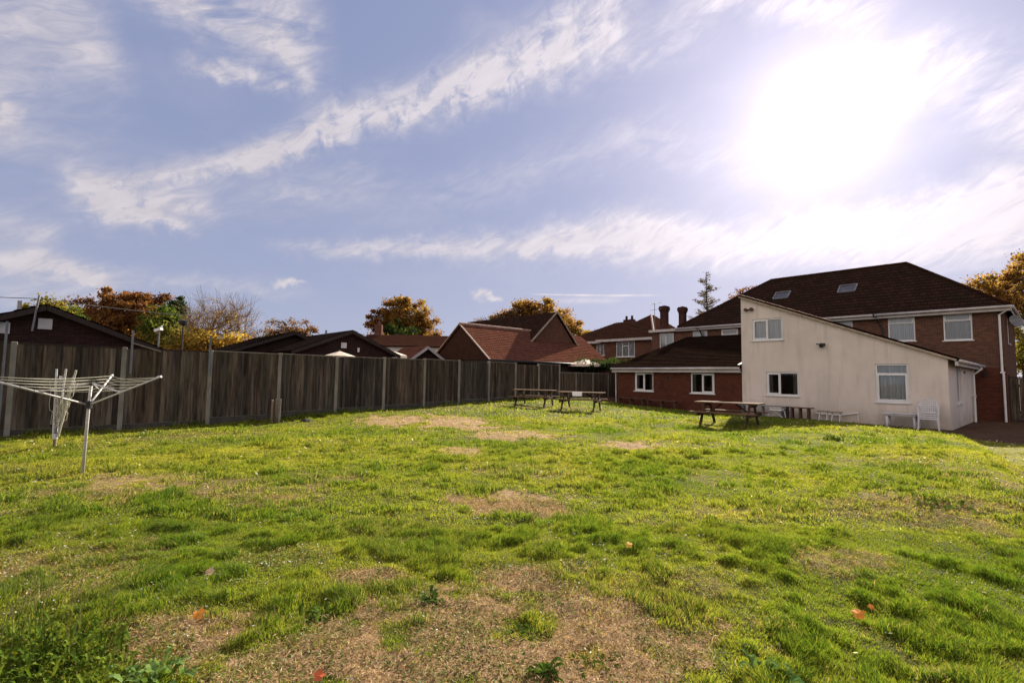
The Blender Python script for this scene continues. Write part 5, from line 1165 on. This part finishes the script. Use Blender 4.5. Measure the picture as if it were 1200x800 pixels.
# behind the barn
tree('beech_tree', 'large orange-brown tree rising behind the tall tiled house', 'tree', ptx(622, 72), 72, 13.5, [(.6, 10.4, 3.6, 2.9, 3.6, 1), (-3.0, 9.2, 3.0, 2.4, 2.6, 6), (3.0, 9.4, 2.8, 2.4, 2.6, 1), (-4.6, 7.8, 2.2, 1.8, 2, 0), (1.2, 11.9, 2.2, 1.4, 1.6, 1), (.5, 9.5, 2, 1.6, 2.5, 4)], 210, 42000, .15, PAL, 43, .4, .55)
tree('orange_tree', 'bright orange tree right of the large tree behind the barn', 'tree', ptx(667, 68), 68, 10, [(-.8, 7.9, 2.6, 2.3, 2.4, 1), (1.4, 6.6, 2.2, 2.4, 2, 2), (-2.2, 8.5, 1.8, 1.6, 1.8, 2), (.4, 5.0, 2.8, 1.8, 2, 1)], 120, 26000, .14, PAL, 44, .25, .5)
tree('far_poplar', 'thin dark spire sticking out above the tree behind the barn', 'tree', ptx(640, 76), 76, 14.4, [(0, 13.2, .25, 1.3, .25, 5), (0, 11.5, .5, 1.5, .5, 5)], 24, 900, .10, PAL, 45, .12, .18, fork=.5)
tree('far_tree', 'pale greyish green treetops far behind the brick semis', 'tree', ptx(688, 95), 95, 8.3, [(0, 7.0, 2.4, 1.2, 2, 4), (3.0, 7.4, 1.6, 1.2, 1.6, 3)], 50, 4000, .17, PAL, 46, .2, .5)
tree('far_tree', 'tiny bare treetop left of the tall tiled house roof', 'tree', ptx(566, 90), 90, 12.2, [(0, 11.0, 2.2, 1.0, 1.5, 6)], 30, 500, .12, PAL, 47, .2, .5, 'bark', 5, 1.0)
# conifer above the house roof
def conifer(label, X, Y, H, seed):
    r = random.Random(seed); t = thing('sparse_conifer', label, 'tree', (X, Y, 0)); mb = MB(); lf_ = MB()
    mb.tube([(0, 0, 0), (.1, 0, H * .5), (0, 0, H)], [.22, .13, .02], 7)
    z = 3.2
    while z < H - .2:
        k = (H - z) / (H - 3.2); n = 3 if z < H - 1.5 else 2
        for _ in range(n):
            a = r.random() * 6.283; L = (.25 + 3.3 * k ** .85) * r.uniform(.45, 1.15); d = Vector((math.cos(a), math.sin(a), 0)); b = Vector((0, 0, z))
            P = [b + d * L * t_ + Vector((0, 0, L * (.10 * t_ + .22 * t_ * t_))) for t_ in (0, .35, .7, 1)]
            mb.tube(P, [.045 * k + .02, .035 * k + .015, .02, .01], 4, cap=False)
            if r.random() < .2 and z > 5: continue
            for j in range(int(8 + L * 30)):
                t_ = r.uniform(.12, 1); q = b + d * L * t_ + Vector((0, 0, L * (.10 * t_ + .22 * t_ * t_))) + Vector((r.gauss(0, .16), r.gauss(0, .16), r.gauss(0, .07))); e = (d * r.uniform(-.2, 1) + Vector((r.gauss(0, .6), r.gauss(0, .6), r.gauss(0, .35)))).normalized(); s1 = e.orthogonal().normalized(); l = r.uniform(.08, .2)
                c = r.choice(((.15, .11, .05), (.11, .10, .045), (.20, .14, .07), (.08, .07, .035))); lf_.face([q - e * l, q + s1 * l * .35, q + e * l, q - s1 * l * .35], c)
        z += .26 + .12 * k
    mb.build('trunk', M['bark'], t); lf_.build('crown', M['leaf'], t)
conifer('sparse spiky conifer rising behind the roof left of the annex', ptx(829, 58), 58, 14.3, 48)
tree('russet_tree', 'russet treetop peeping over the main roof ridge left of the annex', 'tree', ptx(880, 60), 60, 13.5, [(0, 11.6, 1.9, 1.5, 1.8, 0), (-1.2, 10.6, 1.6, 1.2, 1.5, 6)], 50, 2600, .12, PAL, 49, .3, .42, 'bark', 4, .7)
# right edge
tree('maple_tree', 'spreading orange and green tree at the right edge beyond the house', 'tree', ptx(1235, 38), 38, 13.5, [(-1.6, 9.4, 3.4, 2.2, 3, 1), (1.6, 10.6, 3.4, 2.4, 3, 0), (-4.0, 8.3, 2.8, 1.5, 2.5, 1), (-1.6, 5.6, 3.0, 2.0, 2.6, 4), (-.5, 7.4, 4, 2, 3, 4), (2.4, 6, 3, 2.5, 3, 3)], 240, 42000, .105, PAL, 50, .3, .42, 'bark', 3, .6, fork=.3)
tree('laurel_bush', 'glossy yellow-green shrub behind the timber gate', 'bush', ptx(1200, 33), 33, 4.6, [(0, 3.4, 1.6, 1.4, 1.4, 4), (1.5, 3.0, 1.4, 1.6, 1.4, 3)], 50, 5000, .08, PAL, 51, .1, .32)
tree('climbing_shrub', 'dark climbing shrub between the red barn and the brick extension', 'bush', 6.9, 33.2, 3.2, [(0, 2.35, 1.5, .55, .8, 5), (-1.6, 2.4, 1.2, .4, .7, 5), (1.2, 1.9, .9, .9, .8, 3)], 40, 5000, .07, PAL, 52, .08, .28)
